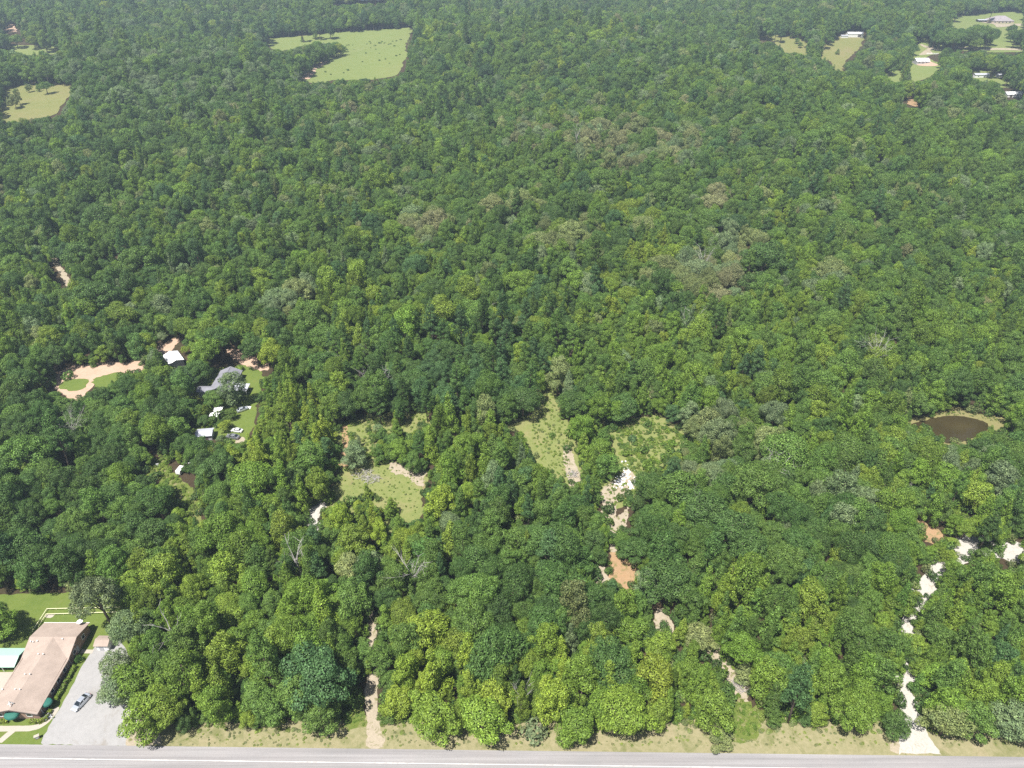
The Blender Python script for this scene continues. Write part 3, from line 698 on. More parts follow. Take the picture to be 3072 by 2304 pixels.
def covers_open(x, y, z, kind, R, H):
    """would a tree of this size, standing here, hide open ground of the photograph?"""
    if is_open(x, y, z + .2): return True
    lo = dict(oak=.33, elm=.27, gum=.15, pine=.42, bush=.1)[kind]
    zc, hz = H * (lo + 1) / 2, H * (1 - lo) / 2
    d = y * CS - (z + zc - CAM_H) * SN
    px, py = proj(x, y, z + zc)
    sl = math.hypot(y, CAM_H - z - zc)
    cf, sf = y / sl, (CAM_H - z - zc) / sl
    hw, hh = R * F / d * .95, math.hypot(hz * cf, R * .9 * sf) * F / d * .97
    if not any_open(px - hw, px + hw, py - hh, py + hh): return False
    if kind == 'gum': rows = ((-1, -.6, .3), (-.6, -.1, .55), (-.1, .5, .85), (.5, .95, .8))
    else: rows = ((-1, -.75, .45), (-.75, -.4, .8), (-.4, .4, 1.0), (.4, .75, .85), (.75, .97, .5))
    return any(any_open(px - hw * k, px + hw * k, py + hh * v0, py + hh * v1) for v0, v1, k in rows)

# ------------------------------------------------------------------ where the trees stand
TINT = dict(dark=(0.045, 0.086, 0.021), mid=(0.065, 0.114, 0.023), fresh=(0.085, 0.140, 0.020), yellow=(0.108, 0.158, 0.022), lime=(0.132, 0.178, 0.022),
            olive=(0.116, 0.142, 0.053), brown=(0.135, 0.145, 0.068), grey=(0.100, 0.140, 0.066), blue=(0.046, 0.091, 0.032), grass=(0.130, 0.172, 0.036))
HUE = dict(dark='dark green', mid='mid green', fresh='bright green', yellow='yellow-green', lime='lime-green', olive='olive green', brown='brownish', grey='grey-green', blue='bluish green')
def zone(px, py, r, w):                                       # a stand of trees of one character round a pixel
    x, y, _ = at(px, py)
    return (x, y, r, w)
STANDS = [                                                    # (x, y, radius, {kind: weight}, {tint: weight})
    (zone(870, 1330, 22, 0), dict(gum=8, elm=2), dict(lime=3, yellow=5, fresh=2)),
    (zone(800, 1180, 18, 0), dict(gum=6, elm=3), dict(yellow=4, fresh=4, lime=1)),
    (zone(1350, 2080, 17, 0), dict(elm=5, gum=4), dict(lime=3, yellow=6, fresh=2)),
    (zone(1600, 2060, 14, 0), dict(gum=6, elm=3), dict(lime=3, yellow=5, fresh=3)),
    (zone(1820, 2080, 17, 0), dict(elm=6, gum=3), dict(yellow=6, lime=2, fresh=3)),
    (zone(2120, 2050, 10, 0), dict(gum=4, elm=4), dict(yellow=4, fresh=4)),
    (zone(2350, 1950, 28, 0), dict(gum=7, elm=3), dict(fresh=5, yellow=3, mid=2)),
    (zone(2600, 2050, 22, 0), dict(gum=5, elm=4, oak=1), dict(fresh=5, yellow=2, mid=4)),
    (zone(2900, 1900, 26, 0), dict(gum=6, elm=3), dict(fresh=4, mid=4, yellow=2)),
    (zone(1130, 1560, 20, 0), dict(gum=5, elm=4), dict(lime=3, yellow=4, fresh=2)),
    (zone(1300, 1380, 26, 0), dict(gum=7, elm=3, pine=1), dict(fresh=4, yellow=3, mid=3)),
    (zone(1650, 1480, 20, 0), dict(gum=5, elm=3, pine=3), dict(fresh=3, mid=3, blue=2)),
    (zone(1750, 1640, 16, 0), dict(elm=5, oak=2), dict(dark=3, mid=4)),
    (zone(1980, 1600, 20, 0), dict(oak=7, elm=3), dict(dark=5, mid=4)),
    (zone(2350, 1600, 34, 0), dict(oak=7, elm=3), dict(dark=3, mid=5, grey=2)),
    (zone(2200, 1420, 22, 0), dict(oak=6, elm=3), dict(olive=2, grey=3, mid=3)),
    (zone(1550, 1860, 26, 0), dict(oak=6, elm=3), dict(dark=5, mid=4)),
    (zone(250, 1500, 48, 0), dict(oak=6, elm=4), dict(dark=6, mid=4)),
    (zone(500, 1330, 26, 0), dict(elm=5, oak=4), dict(dark=4, mid=4, fresh=1)),
    (zone(100, 1650, 30, 0), dict(oak=6, elm=4), dict(dark=6, mid=4)),
    (zone(150, 1250, 34, 0), dict(oak=4, elm=5), dict(dark=4, mid=5)),
    (zone(620, 1800, 26, 0), dict(elm=5, gum=3, oak=2), dict(yellow=3, fresh=4, mid=2)),
    (zone(700, 2050, 26, 0), dict(elm=6, oak=2, gum=2), dict(fresh=4, yellow=2, mid=4)),
    (zone(950, 2080, 20, 0), dict(elm=6, oak=3), dict(mid=5, fresh=3, dark=2)),
    (zone(2900, 1380, 24, 0), dict(oak=3, elm=6), dict(mid=4, grey=2, dark=3)),
    (zone(2550, 1250, 24, 0), dict(elm=6, gum=3), dict(fresh=4, mid=4, yellow=2)),
    (zone(2400, 1050, 40, 0), dict(elm=6, gum=4), dict(fresh=4, yellow=3, mid=3)),
    (zone(2850, 1050, 50, 0), dict(gum=5, elm=5), dict(mid=5, fresh=4)),
    (zone(1230, 1180, 30, 0), dict(oak=4, pine=4, elm=3), dict(dark=5, blue=3, mid=3)),
    (zone(1440, 1200, 24, 0), dict(pine=6, elm=3, oak=2), dict(dark=4, blue=4, mid=2)),
    (zone(1900, 1180, 26, 0), dict(elm=5, gum=4), dict(mid=4, fresh=4)),
    (zone(2100, 870, 26, 0), dict(oak=8, elm=2), dict(olive=5, brown=4, grey=2)),
    (zone(2190, 760, 16, 0), dict(oak=8, elm=2), dict(olive=5, grey=3)),
    (zone(2150, 640, 12, 0), dict(oak=9), dict(brown=6, olive=2)),
    (zone(1900, 480, 55, 0), dict(oak=7, elm=3), dict(olive=3, brown=3, grey=2, mid=3)),
    (zone(1620, 440, 45, 0), dict(oak=6, elm=4), dict(olive=2, brown=2, grey=2, mid=4)),
    (zone(1275, 720, 12, 0), dict(oak=9), dict(brown=6, olive=3)),
    (zone(1690, 750, 18, 0), dict(oak=8), dict(olive=5, grey=3)),
    (zone(1560, 650, 14, 0), dict(oak=8), dict(olive=4, brown=2, grey=2)),
    (zone(1960, 800, 18, 0), dict(elm=6, gum=4), dict(yellow=6, lime=3)),
    (zone(880, 970, 16, 0), dict(oak=7), dict(grey=5, olive=2)),
    (zone(1030, 950, 16, 0), dict(elm=7, gum=3), dict(yellow=5, fresh=4)),
    (zone(620, 1060, 9, 0), dict(elm=7), dict(lime=1, fresh=7)),
    (zone(2880, 500, 60, 0), dict(elm=5, gum=3, oak=2), dict(mid=6, fresh=3)),
    (zone(500, 250, 120, 0), dict(oak=7, elm=3), dict(grey=3, mid=4, dark=3)),
]
SW = np.array([(s[0][0], s[0][1], s[0][2]) for s in STANDS])
def field_noise(x, y, L, s):
    return (math.sin(x / L + s) * math.cos(y / (L * 1.13) - s * 1.7) + 0.6 * math.sin((x + y) / (L * 0.57) + 2 * s) + 0.4 * math.cos((x - 1.4 * y) / (L * 0.31) - s)) / 2
def pick(d, r):
    k = list(d); w = np.array([d[q] for q in k], float)
    return k[int(np.searchsorted(np.cumsum(w / w.sum()), r.random()))]
def character(x, y, r):
    d2 = np.hypot(SW[:, 0] - x, SW[:, 1] - y) / SW[:, 2]
    i = int(np.argmin(d2))
    if d2[i] < r.uniform(0.7, 1.25) and r.random() < 0.85:
        return pick(STANDS[i][1], r), pick(STANDS[i][2], r)
    n1, n2 = field_noise(x, y, 38, 1.3), field_noise(x, y, 55, 4.1)
    near = 1 - float(smooth(150, 420, y))
    kinds = dict(oak=2.2 + 1.5 * n1 + 1.5 * (1 - near), elm=4.0, gum=max(.3, 3.6 - 2.2 * n1) * (.4 + .6 * near), pine=max(0.12, 0.7 + 1.3 * n2) * (.5 + .5 * near))
    tints = dict(dark=max(.2, 2.4 + 2.2 * n1), mid=4.5, fresh=max(.3, 2.0 - 1.6 * n1 + near * 1.5), yellow=max(.12, .35 + near * 1.6 - 1.0 * n1), lime=.12 + .3 * near,
                 olive=max(.05, .35 + .5 * n2), grey=.6, brown=.04, blue=.5)
    k = pick({a: max(.05, b) for a, b in kinds.items()}, r)
    t = pick(tints, r)
    if k == 'pine': t = pick(dict(blue=4, dark=3, mid=3, fresh=1), r)
    return k, t
r0 = np.random.default_rng(77)
def frame_ok(x, y, m=45):
    d = y * CS + CAM_H * SN
    return abs(x) < HALF * d + m
OX, OY = -1350, 60
occ = np.zeros((1700, 2700), np.uint8)                        # 1 m cells already taken by a trunk's own space
def free(x, y): 
    i, j = int(y - OY), int(x - OX)
    return 0 <= i < occ.shape[0] and 0 <= j < occ.shape[1] and not occ[i, j]
def take(x, y, rad):
    i, j, k = int(y - OY), int(x - OX), max(1, int(round(rad)))
    i0, i1, j0, j1 = max(0, i - k), i + k + 1, max(0, j - k), j + k + 1
    sub = occ[i0:i1, j0:j1]
    yy, xx = np.ogrid[i0 - i:i0 - i + sub.shape[0], j0 - j:j0 - j + sub.shape[1]]
    sub |= (yy * yy + xx * xx <= rad * rad + 0.3).astype(np.uint8)
TREES = []                                                    # dict rows
def plant(x, y, kind, tint, sc, scz, r, force=False, jit=0.12):
    v = int(r.integers(SHAPES[kind][1]))
    R, H = TREE[kind][v][2] * sc, TREE[kind][v][3] * scz
    z = terr1(x, y)
    if not force and covers_open(x, y, z, kind, R, H): return False
    t = 1.85 * np.array(TINT[tint]) * (1 + r.normal(0, jit)) * (1 + r.normal(0, 0.022, 3))
    TREES.append(dict(x=x, y=y, z=z, kind=kind, var=v, tint=np.clip(t, .01, .4), hue=tint, sc=sc, scz=scz, R=R, H=H, rot=r.uniform(0, 6.283), tilt=r.normal(0, .045, 2), an=r.uniform(.84, 1.16)))
    return True
def built_on(x, y):
    if y < 89.2 + 0.6 * math.sin(x / 5.0): return True
    if x < -84 and y < 128 and x < -83.5 - (y - 89) * 0.6: return True
    return False
# trees that stand out in the photograph, by the foot of the trunk
def foot(tag_, px, py): return G(tag_, px, py)[:2]
PICK = [
    ('R1', 975, 432, 'oak', 'grey', 1.05, 1.55), ('R1', 1190, 580, 'oak', 'grey', .9, 1.05), ('R1', 1120, 920, 'elm', 'grey', 1.25, 1.0), ('R1', 1090, 1110, 'elm', 'grey', 1.15, .85),
    ('R1', 1330, 1330, 'elm', 'yellow', 1.55, 1.15), ('R1', 1230, 1050, 'elm', 'fresh', 1.3, 1.1), ('R1', 40, 560, 'elm', 'fresh', 1.2, 1.05), ('R1', -60, 500, 'oak', 'mid', .9, .95),
    ('R6', 1695, 745, 'elm', 'grey', 1.25, 1.4), ('R6', 1515, 760, 'elm', 'mid', 1.05, .72), ('R6', 1470, 440, 'oak', 'fresh', 1.35, 1.25), ('R6', 1285, 600, 'oak', 'blue', 1.1, .8),
    ('R6', 1050, 460, 'elm', 'grey', .8, .9), ('R6', 600, 390, 'elm', 'yellow', .95, .75), ('R6', 300, 515, 'bush', 'mid', 1.7, 1.9), ('R6', 1880, 410, 'oak', 'dark', 1.2, 1.1), ('R6', 950, 430, 'elm', 'olive', .75, .6),
    ('R7', 630, 800, 'elm', 'grey', 1.2, .85), ('R7', 400, 760, 'pine', 'blue', 1.0, .75), ('R7', 560, 385, 'oak', 'dark', 1.0, 1.05), ('R7', 850, 740, 'elm', 'mid', .75, .62), ('R7', 1040, 765, 'elm', 'fresh', .85, .75), ('R7', 1130, 850, 'elm', 'mid', .85, .8),
    ('R7', 960, 1190, 'gum', 'yellow', .7, .55), ('R7', 740, 1070, 'gum', 'yellow', .7, .55), ('R7', 1000, 420, 'gum', 'yellow', .75, .6), ('R7', 920, 1250, 'gum', 'fresh', .8, .6),
    ('R8', 820, 640, 'elm', 'fresh', 1.25, .95), ('R8', 720, 600, 'gum', 'yellow', 1.2, .95), ('R8', 890, 720, 'elm', 'mid', 1.2, .95), ('R8', 660, 420, 'elm', 'fresh', .9, .7), ('R8', 740, 420, 'gum', 'fresh', 1.1, .85), ('R8', 860, 500, 'gum', 'mid', 1.0, .8),
    ('R8', 490, 430, 'bush', 'mid', .9, 1.0), ('R8', 280, 300, 'oak', 'dark', 1.15, 1.1), ('R8', 130, 270, 'oak', 'dark', 1.1, 1.05), ('R8', 990, 320, 'oak', 'dark', 1.2, .95), ('R8', 620, 290, 'oak', 'dark', 1.0, .95),
    ('R8', 1430, 380, 'pine', 'grey', 1.25, .85), ('R8', 1060, 460, 'bush', 'blue', 1.2, 1.2), ('R8', 1140, 540, 'bush', 'mid', 1.5, 1.4), ('R8', 1170, 350, 'bush', 'mid', 1.2, 1.2), ('R8', 1340, 490, 'bush', 'fresh', 1.3, 1.2), ('R8', 1010, 560, 'bush', 'fresh', 1.4, 1.2),
    ('R8', 1080, 1330, 'oak', 'dark', .95, .8), ('R8', 1490, 1080, 'oak', 'dark', 1.6, 1.15), ('R8', 1300, 1560, 'oak', 'dark', 1.5, 1.1), ('R8', 1150, 1560, 'elm', 'grey', 1.0, .95),
    ('R4', 590, 1440, 'elm', 'olive', .85, .42), ('R4', 530, 1330, 'elm', 'fresh', 1.25, 1.15), ('R4', 800, 900, 'gum', 'olive', 1.0, .5), ('R4', 410, 600, 'elm', 'olive', 1.15, .6),
    ('R5', 575, 1385, 'elm', 'dark', .85, .75), ('R5', 1000, 1370, 'elm', 'olive', 1.3, .9), ('R5', 1540, 1370, 'elm', 'grey', 1.35, .95), ('R5', 1230, 1370, 'elm', 'mid', 1.2, .95), ('R5', 960, 1080, 'pine', 'mid', 1.35, 1.0),
    ('R3', 980, 1310, 'bush', 'grey', 2.3, 2.4), ('R3', 1700, 1300, 'oak', 'yellow', 1.25, 1.1), ('R3', 550, 1330, 'elm', 'yellow', 1.5, 1.1), ('R3', 150, 1320, 'elm', 'yellow', 1.4, 1.05), ('R3', 1330, 1370, 'elm', 'fresh', 1.2, .95),
    ('S2', 820, 535, 'elm', 'mid', 1.2, 1.2), ('S2', 665, 665, 'elm', 'dark', 1.3, 1.3), ('S2', 600, 362, 'gum', 'dark', 1.2, .6),
    ('S1', 415, 815, 'oak', 'mid', 1.0, .9), ('S1', 145, 940, 'elm', 'olive', 1.2, 1.1), ('S1', 180, 910, 'elm', 'olive', 1.0, 1.2), ('S1', 260, 800, 'elm', 'olive', .8, .7), ('S1', 335, 795, 'gum', 'mid', 1.0, .6), ('S1', 85, 915, 'gum', 'olive', .9, .6),
    ('S4', 660, 300, 'elm', 'mid', .9, .6), ('S4', 682, 328, 'elm', 'mid', .9, .6), ('S4', 738, 350, 'gum', 'dark', 1.6, 1.1), ('S4', 800, 375, 'elm', 'mid', 1.4, 1.1), ('S4', 935, 372, 'gum', 'fresh', 1.0, .55), ('S4', 840, 300, 'oak', 'mid', 1.0, 1.0), ('S4', 880, 310, 'oak', 'mid', 1.0, .8),
    ('S4', 1690, 318, 'oak', 'dark', 1.9, 1.5), ('S4', 1600, 310, 'oak', 'dark', 1.4, 1.4), ('S4', 1760, 314, 'oak', 'dark', 1.3, 1.3), ('S4', 1880, 350, 'oak', 'fresh', 1.5, 1.2), ('S4', 1980, 315, 'oak', 'dark', 1.5, 1.6), ('S4', 1900, 270, 'oak', 'mid', 1.4, 1.3), ('S4', 2110, 265, 'oak', 'dark', 1.3, 1.4), ('S4', 2180, 335, 'oak', 'dark', 2.0, 1.7), ('S4', 2130, 330, 'oak', 'dark', 1.3, 1.4), ('S4', 1580, 215, 'oak', 'mid', 1.4, 1.4), ('S4', 1690, 180, 'oak', 'mid', 1.5, 1.7), ('S4', 2060, 540, 'elm', 'dark', 1.0, .6),
]
for t_, px, py, kind, tint, sc, scz in PICK:
    x, y = foot(t_, px, py)
    plant(x, y, kind, tint, sc, scz, r0, force=True, jit=0.05)
    take(x, y, TREES[-1]['R'] * .62)
plant(-42.2, 70.8, 'elm', 'yellow', .8, .86, r0, force=True)  # on the near side of the road; only its tip is in view
plant(-37.2, 69.8, 'elm', 'yellow', 1.0, .97, r0, force=True)
# big crowns first, then the rest of the canopy, then saplings
def scatter(step, fn):
    nx = int(2600 / step); ny = int(1640 / step)
    for j in range(ny):
        y = 88 + j * step
        w = HALF * (y * CS + CAM_H * SN) + 45
        i0 = int(-w / step); i1 = int(w / step)
        for i in range(i0, i1 + 1):
            fn(i * step + r0.uniform(-.48, .48) * step + (j % 2) * step * .5, y + r0.uniform(-.48, .48) * step)
def big(x, y):
    if built_on(x, y) or not free(x, y): return
    k, t = character(x, y, r0)
    if k != 'oak' or r0.random() < .35: return
    sc = float(np.clip(r0.normal(1.15, .22), .8, 1.75)) * (1 + .3 * float(smooth(300, 900, y)))
    if plant(x, y, k, t, sc, sc * r0.uniform(.85, 1.05), r0): take(x, y, TREES[-1]['R'] * .66)
scatter(11.0, big)
def mid_(x, y):
    if built_on(x, y) or not free(x, y): return
    k, t = character(x, y, r0)
    far = float(smooth(300, 900, y))
    sc = float(np.clip(r0.normal(1.0, .2), .6, 1.5)) * (1 + .5 * far)
    if k == 'oak': sc *= .72
    scz = sc * r0.uniform(.72, 1.32) * (1.12 if k == 'oak' else 1)
    if k == 'gum': sc *= r0.uniform(.72, 1.05)
    if plant(x, y, k, t, sc, scz, r0): take(x, y, TREES[-1]['R'] * (.76 - .02 * far))
    elif y < 330:
        for q in (.75, .5, .34):
            if plant(x, y, k, t, sc * (q + .15), scz * q, r0):
                take(x, y, TREES[-1]['R'] * .6); return
scatter(4.4, mid_)
def low(x, y):
    if y > 330 or built_on(x, y) or not free(x, y) or r0.random() < .4: return
    k = 'gum' if r0.random() < .6 else 'elm'
    q = r0.uniform(.35, .62)
    if plant(x, y, k, pick(dict(fresh=3, mid=4, yellow=2, dark=1), r0), q * 1.15, q, r0): take(x, y, TREES[-1]['R'] * .6)
scatter(2.6, low)
print('trees', len(TREES))

# ------------------------------------------------------------------ the largest of each kind are trees of their own, the rest are the forest
def in_frame(t):
    px, py = proj(t['x'], t['y'], t['z'] + t['H'] * .7)
    return -20 < px < 3092 and -20 < py < 2330
def app(t): return t['R'] * 2 * t['H'] / (t['y'] * CS + CAM_H * SN) ** 2
NAME = dict(oak='oak_tree', elm='elm_tree', gum='sweetgum_tree', pine='pine_tree', bush='bush')
LIMIT = dict(oak=300, elm=300, gum=300, pine=300, bush=300)
own = []
for kind in NAME:
    c = [t for t in TREES if t['kind'] == kind and in_frame(t)]
    c.sort(key=lambda t: -app(t))
    own += c[:LIMIT[kind]]
own_ids = {id(t) for t in own}
rest = [t for t in TREES if id(t) not in own_ids]
MARKS = [  # landmarks for telling trees apart
    ('the silver car', at(245, 2110)), ('the long brick building', at(230, 1950)), ('the tan shed', at(322, 1915)), ('the mint carport', at(40, 1960)), ('the sandy roadside track', at(1115, 2130)),
    ('the sandy track end', at(1112, 1870)), ('the grassy roadside gap', at(2220, 2120)), ('the white drive mouth', at(2740, 2200)), ('the white drive bend', at(2760, 1790)),
    ('the white gravel turnaround', at(2980, 1640)), ('the brown pond', at(2880, 1290)), ('the western clearing', at(1170, 1450)), ('the white sand patch', at(960, 1520)), ('the eastern clearing', at(1660, 1330)),
    ('the overgrown eastern clearing', at(1950, 1340)), ('the white rubble pile', at(1870, 1430)), ('the orange dirt patch', at(1880, 1700)), ('the pale dirt patch', at(1985, 1860)), ('the grey shingled house', at(640, 1150)), ('the white roofed barn', at(522, 1070)),
    ('the utility pole', at(808, 1105)), ('the pink dirt yard', at(300, 1110)), ('the yellow grass glade', at(560, 1460)), ('the grey parked car', at(700, 1312)), ('the pale roofed shed', at(615, 1300)), ('the narrow western track', at(185, 820)),
    ('the big bleached dead tree', at(905, 1690)), ('the leaning dead tree', at(525, 1900)), ('the slender dead tree', at(1565, 2120)), ('the twiggy dead tree', at(1240, 1720)), ('the fallen grey snag', at(2330, 1375)), ('the fan-shaped dead tree', at(2640, 1040)),
    ('the pale dead crown', at(1130, 1140)), ('the green far field', at(1000, 170)), ('the western pasture', at(110, 280)), ('the white far barn', at(2560, 105)), ('the white roofed far house', at(2770, 185)), ('the hip roofed far house', at(2990, 60)),
]
MP = np.array([m_[1][:2] for m_ in MARKS])
KW = dict(oak='broad oak', elm='bushy elm', gum='pointed sweetgum', pine='tufted pine', bush='low bush')
def label_of(t):
    d = np.hypot(MP[:, 0] - t['x'], MP[:, 1] - t['y'])
    i = int(np.argmin(d))
    dx, dy = t['x'] - MP[i, 0], t['y'] - MP[i, 1]
    side = ('right of' if dx > 0 else 'left of') if abs(dx) > abs(dy) else ('behind' if dy > 0 else 'in front of')
    dist = 'close' if d[i] < 12 else ('' if d[i] < 30 else 'well' if d[i] < 60 else 'far')
    size = {True: 'tall', False: ''}[t['scz'] > 1.05] if t['scz'] > .6 else 'small'
    row = ''
    if t['y'] < 95.5 and t['kind'] != 'bush': row = 'roadside '
    s = f"{size} {HUE.get(t['hue'], 'green')} {row}{KW[t['kind']]} {dist} {side} {MARKS[i][0]}"
    return ' '.join(s.split()), 'trees around ' + MARKS[i][0]
byl = {}
for t in own:
    t['label'], t['group'] = label_of(t)
    byl.setdefault(t['label'], []).append(t)
ORD = 'leftmost second third fourth fifth sixth seventh eighth ninth tenth eleventh twelfth thirteenth fourteenth fifteenth sixteenth seventeenth eighteenth nineteenth twentieth'.split()
for l, v in byl.items():
    if 1 < len(v) <= 20:
        v.sort(key=lambda t: float(proj(t['x'], t['y'], 0)[0]))
        for i, t in enumerate(v):
            o_ = 'leftmost' if i == 0 else ('rightmost' if i == len(v) - 1 else ORD[i] + ' from left')
            t['label'] = f"{o_}, {t['label']}"
            if len(t['label'].split()) > 16: t['label'] = t['label'].replace('tufted ', '').replace('bushy ', '').replace('pointed ', '').replace('broad ', '')
def tree_object(t):
    cm, tm, R, H = TREE[t['kind']][t['var']]
    o = bpy.data.objects.new(NAME[t['kind']], None)
    COL.objects.link(o)
    o.location = (t['x'], t['y'], t['z'] - 0.05)
    o.rotation_euler = (t['tilt'][0], t['tilt'][1], t['rot'])
    o.scale = (t['sc'] * t.get('an', 1), t['sc'] / t.get('an', 1), t['scz'])
    o.empty_display_size = 0.3
    c = bpy.data.objects.new('crown', cm); c.parent = o; COL.objects.link(c)
    c['tint'] = [float(q) for q in t['tint']]
    k = bpy.data.objects.new('trunk' if t['kind'] != 'bush' else 'stem', tm); k.parent = o; COL.objects.link(k)
    tag(o, t['label'], 'bush' if t['kind'] == 'bush' else 'tree', t['group'])
for t in own: tree_object(t)

def scatter_object(name, rows, label=None):
    me = bpy.data.meshes.new(name)
    n = len(rows)
    me.vertices.add(n)
    me.vertices.foreach_set('co', np.array([(t['x'], t['y'], t['z'] - .05) for t in rows], np.float32).ravel())
    def attr(nm, ty, arr, key):
        a = me.attributes.new(nm, ty, 'POINT')
        a.data.foreach_set(key, np.ascontiguousarray(arr).ravel())
    attr('rot', 'FLOAT_VECTOR', np.array([(t['tilt'][0], t['tilt'][1], t['rot']) for t in rows], np.float32), 'vector')
    attr('scl', 'FLOAT_VECTOR', np.array([(t['sc'] * t.get('an', 1), t['sc'] / t.get('an', 1), t['scz']) for t in rows], np.float32), 'vector')
    attr('idx', 'INT', np.array([IDX[(t['kind'], t['var'])] for t in rows], np.int32), 'value')
    attr('tint', 'FLOAT_COLOR', np.array([(*t['tint'], 1) for t in rows], np.float32), 'color')
    o = bpy.data.objects.new(name, me)
    COL.objects.link(o)
    tree = bpy.data.node_groups.new(name + '_scatter', 'GeometryNodeTree')
    tree.interface.new_socket('Geometry', in_out='INPUT', socket_type='NodeSocketGeometry')
    tree.interface.new_socket('Geometry', in_out='OUTPUT', socket_type='NodeSocketGeometry')
    N = tree.nodes.new
    gi, gout, ip, ci = N('NodeGroupInput'), N('NodeGroupOutput'), N('GeometryNodeInstanceOnPoints'), N('GeometryNodeCollectionInfo')
    m2p = N('GeometryNodeMeshToPoints')
    ci.inputs['Collection'].default_value = proto_col
    ci.inputs['Separate Children'].default_value = True
    ci.inputs['Reset Children'].default_value = True
    def na(nm, dt):
        q = N('GeometryNodeInputNamedAttribute'); q.data_type = dt; q.inputs[0].default_value = nm
        return q.outputs['Attribute']
    L = tree.links.new
    L(gi.outputs[0], m2p.inputs[0])
    L(m2p.outputs[0], ip.inputs['Points']); L(ci.outputs[0], ip.inputs['Instance'])
    ip.inputs['Pick Instance'].default_value = True
    L(na('idx', 'INT'), ip.inputs['Instance Index'])
    er = N('FunctionNodeEulerToRotation')
    L(na('rot', 'FLOAT_VECTOR'), er.inputs[0]); L(er.outputs[0], ip.inputs['Rotation'])
    L(na('scl', 'FLOAT_VECTOR'), ip.inputs['Scale'])
    L(ip.outputs[0], gout.inputs[0])
    md = o.modifiers.new('scatter', 'NODES'); md.node_group = tree
    return tag(o, label, None, None, 'stuff')
fo = scatter_object('forest', rest, 'dense mixed green woodland reaching to the horizon')
# weeds and low growth: in the clearings, along edges, under gaps
low_rows = []
def weeds(tag_, pts, n, tints, s0, s1):
    P = np.array([p[:2] for p in gpoly(tag_, pts)])
    lo, hi = P.min(0), P.max(0)
    k = 0
    while k < n:
        q = r0.uniform(lo, hi, (400, 2))
        for x, y in q[inside(q, P)]:
            s = r0.uniform(s0, s1)
            low_rows.append(dict(x=x, y=y, z=terr1(x, y), kind='bush', var=int(r0.integers(4)), tint=1.6 * np.array(TINT[pick(tints, r0)]) * r0.uniform(.8, 1.25), sc=s, scz=s * r0.uniform(.5, .9), rot=r0.uniform(0, 6.28), tilt=(0, 0)))
            k += 1
            if k >= n: break
WEED = dict(fresh=3, grass=5, yellow=3, olive=2, mid=1)
weeds('R7', [(440, 960), (600, 830), (900, 780), (1240, 830), (1190, 1130), (1110, 1300), (560, 1160), (430, 1040)], 260, WEED, .08, .3)
weeds('R7', [(480, 410), (700, 340), (1260, 300), (1270, 420), (1100, 560), (1000, 700), (700, 720), (560, 640)], 300, WEED, .15, .5)
weeds('R8', [(330, 300), (370, 110), (520, 90), (530, 300), (620, 315), (600, 560), (660, 740), (560, 720), (360, 560)], 360, WEED, .12, .42)
weeds('R8', [(930, 340), (1230, 290), (1440, 430), (1300, 560), (1240, 680), (1000, 680)], 420, dict(fresh=4, grass=4, mid=3, yellow=2), .2, .75)
weeds('R8', [(840, 720), (940, 640), (1060, 800), (960, 880), (920, 1080), (1040, 960), (960, 1200), (850, 1200)], 120, WEED, .12, .5)
weeds('R4', [(640, 1400), (690, 1000), (860, 1120), (940, 1180), (920, 1380)], 160, dict(fresh=4, grass=5), .12, .4)
weeds('R4', [(480, 640), (600, 620), (760, 800), (860, 1100), (700, 1000)], 60, WEED, .1, .4)
weeds('R2', [(1450, 1260), (1590, 990), (1650, 1000), (1650, 1240)], 70, dict(fresh=5, grass=5), .1, .3)
weeds('R6', [(920, 1290), (1050, 1150), (1190, 1320), (1380, 1640), (1290, 1640), (1200, 1400)], 160, dict(grass=5, yellow=4, fresh=2), .15, .6)
weeds('T6', [(400, 400), (900, 290), (1500, 380), (1900, 450), (1980, 700), (1700, 500), (1100, 395), (700, 395)], 120, dict(olive=3, grass=4, yellow=2), .1, .3)
weeds('S2', [(900, 380), (1480, 320), (1440, 600), (900, 660), (740, 660), (1000, 480)], 34, dict(mid=3, dark=3), .7, 1.3)
for _ in range(700):                                          # ragged foot of the roadside trees
    x = r0.uniform(-80, 150); y = 90.4 + abs(r0.normal(0, 1.3)) + .5 * math.sin(x / 4)
    if is_open(x, y, .5): continue
    s = r0.uniform(.2, .75)
    low_rows.append(dict(x=x, y=y, z=0, kind='bush', var=int(r0.integers(4)), tint=1.6 * np.array(TINT[pick(dict(fresh=3, mid=3, grass=3, olive=2), r0)]) * r0.uniform(.8, 1.2), sc=s, scz=s, rot=r0.uniform(0, 6.28), tilt=(0, 0)))
for _ in range(900):                                          # tufts on the verge itself
    x = r0.uniform(-78, 150); y = r0.uniform(85.2, 90)
    if is_open(x, y, .1): continue
    s = r0.uniform(.06, .2) * (1.8 if y > 88.2 else 1)
    low_rows.append(dict(x=x, y=y, z=0, kind='bush', var=int(r0.integers(4)), tint=1.6 * np.array(TINT[pick(dict(grass=5, olive=3, brown=4), r0)]) * r0.uniform(.8, 1.3), sc=s * 1.4, scz=s * .7, rot=r0.uniform(0, 6.28), tilt=(0, 0)))
for _ in range(5200):                                         # undergrowth in the gaps of the near woods
    y = 92 + 150 * r0.random() ** 1.3
    w = HALF * (y * CS + CAM_H * SN) + 10
    x = r0.uniform(-w, w)
    if built_on(x, y) or is_open(x, y, 0) or is_open(x, y, 1.5): continue
    s = r0.uniform(.6, 1.5)
    low_rows.append(dict(x=x, y=y, z=0, kind='bush', var=int(r0.integers(4)), tint=1.6 * np.array(TINT[pick(dict(fresh=2, mid=4, dark=3, olive=1), r0)]) * r0.uniform(.7, 1.2), sc=s, scz=s, rot=r0.uniform(0, 6.28), tilt=(0, 0)))
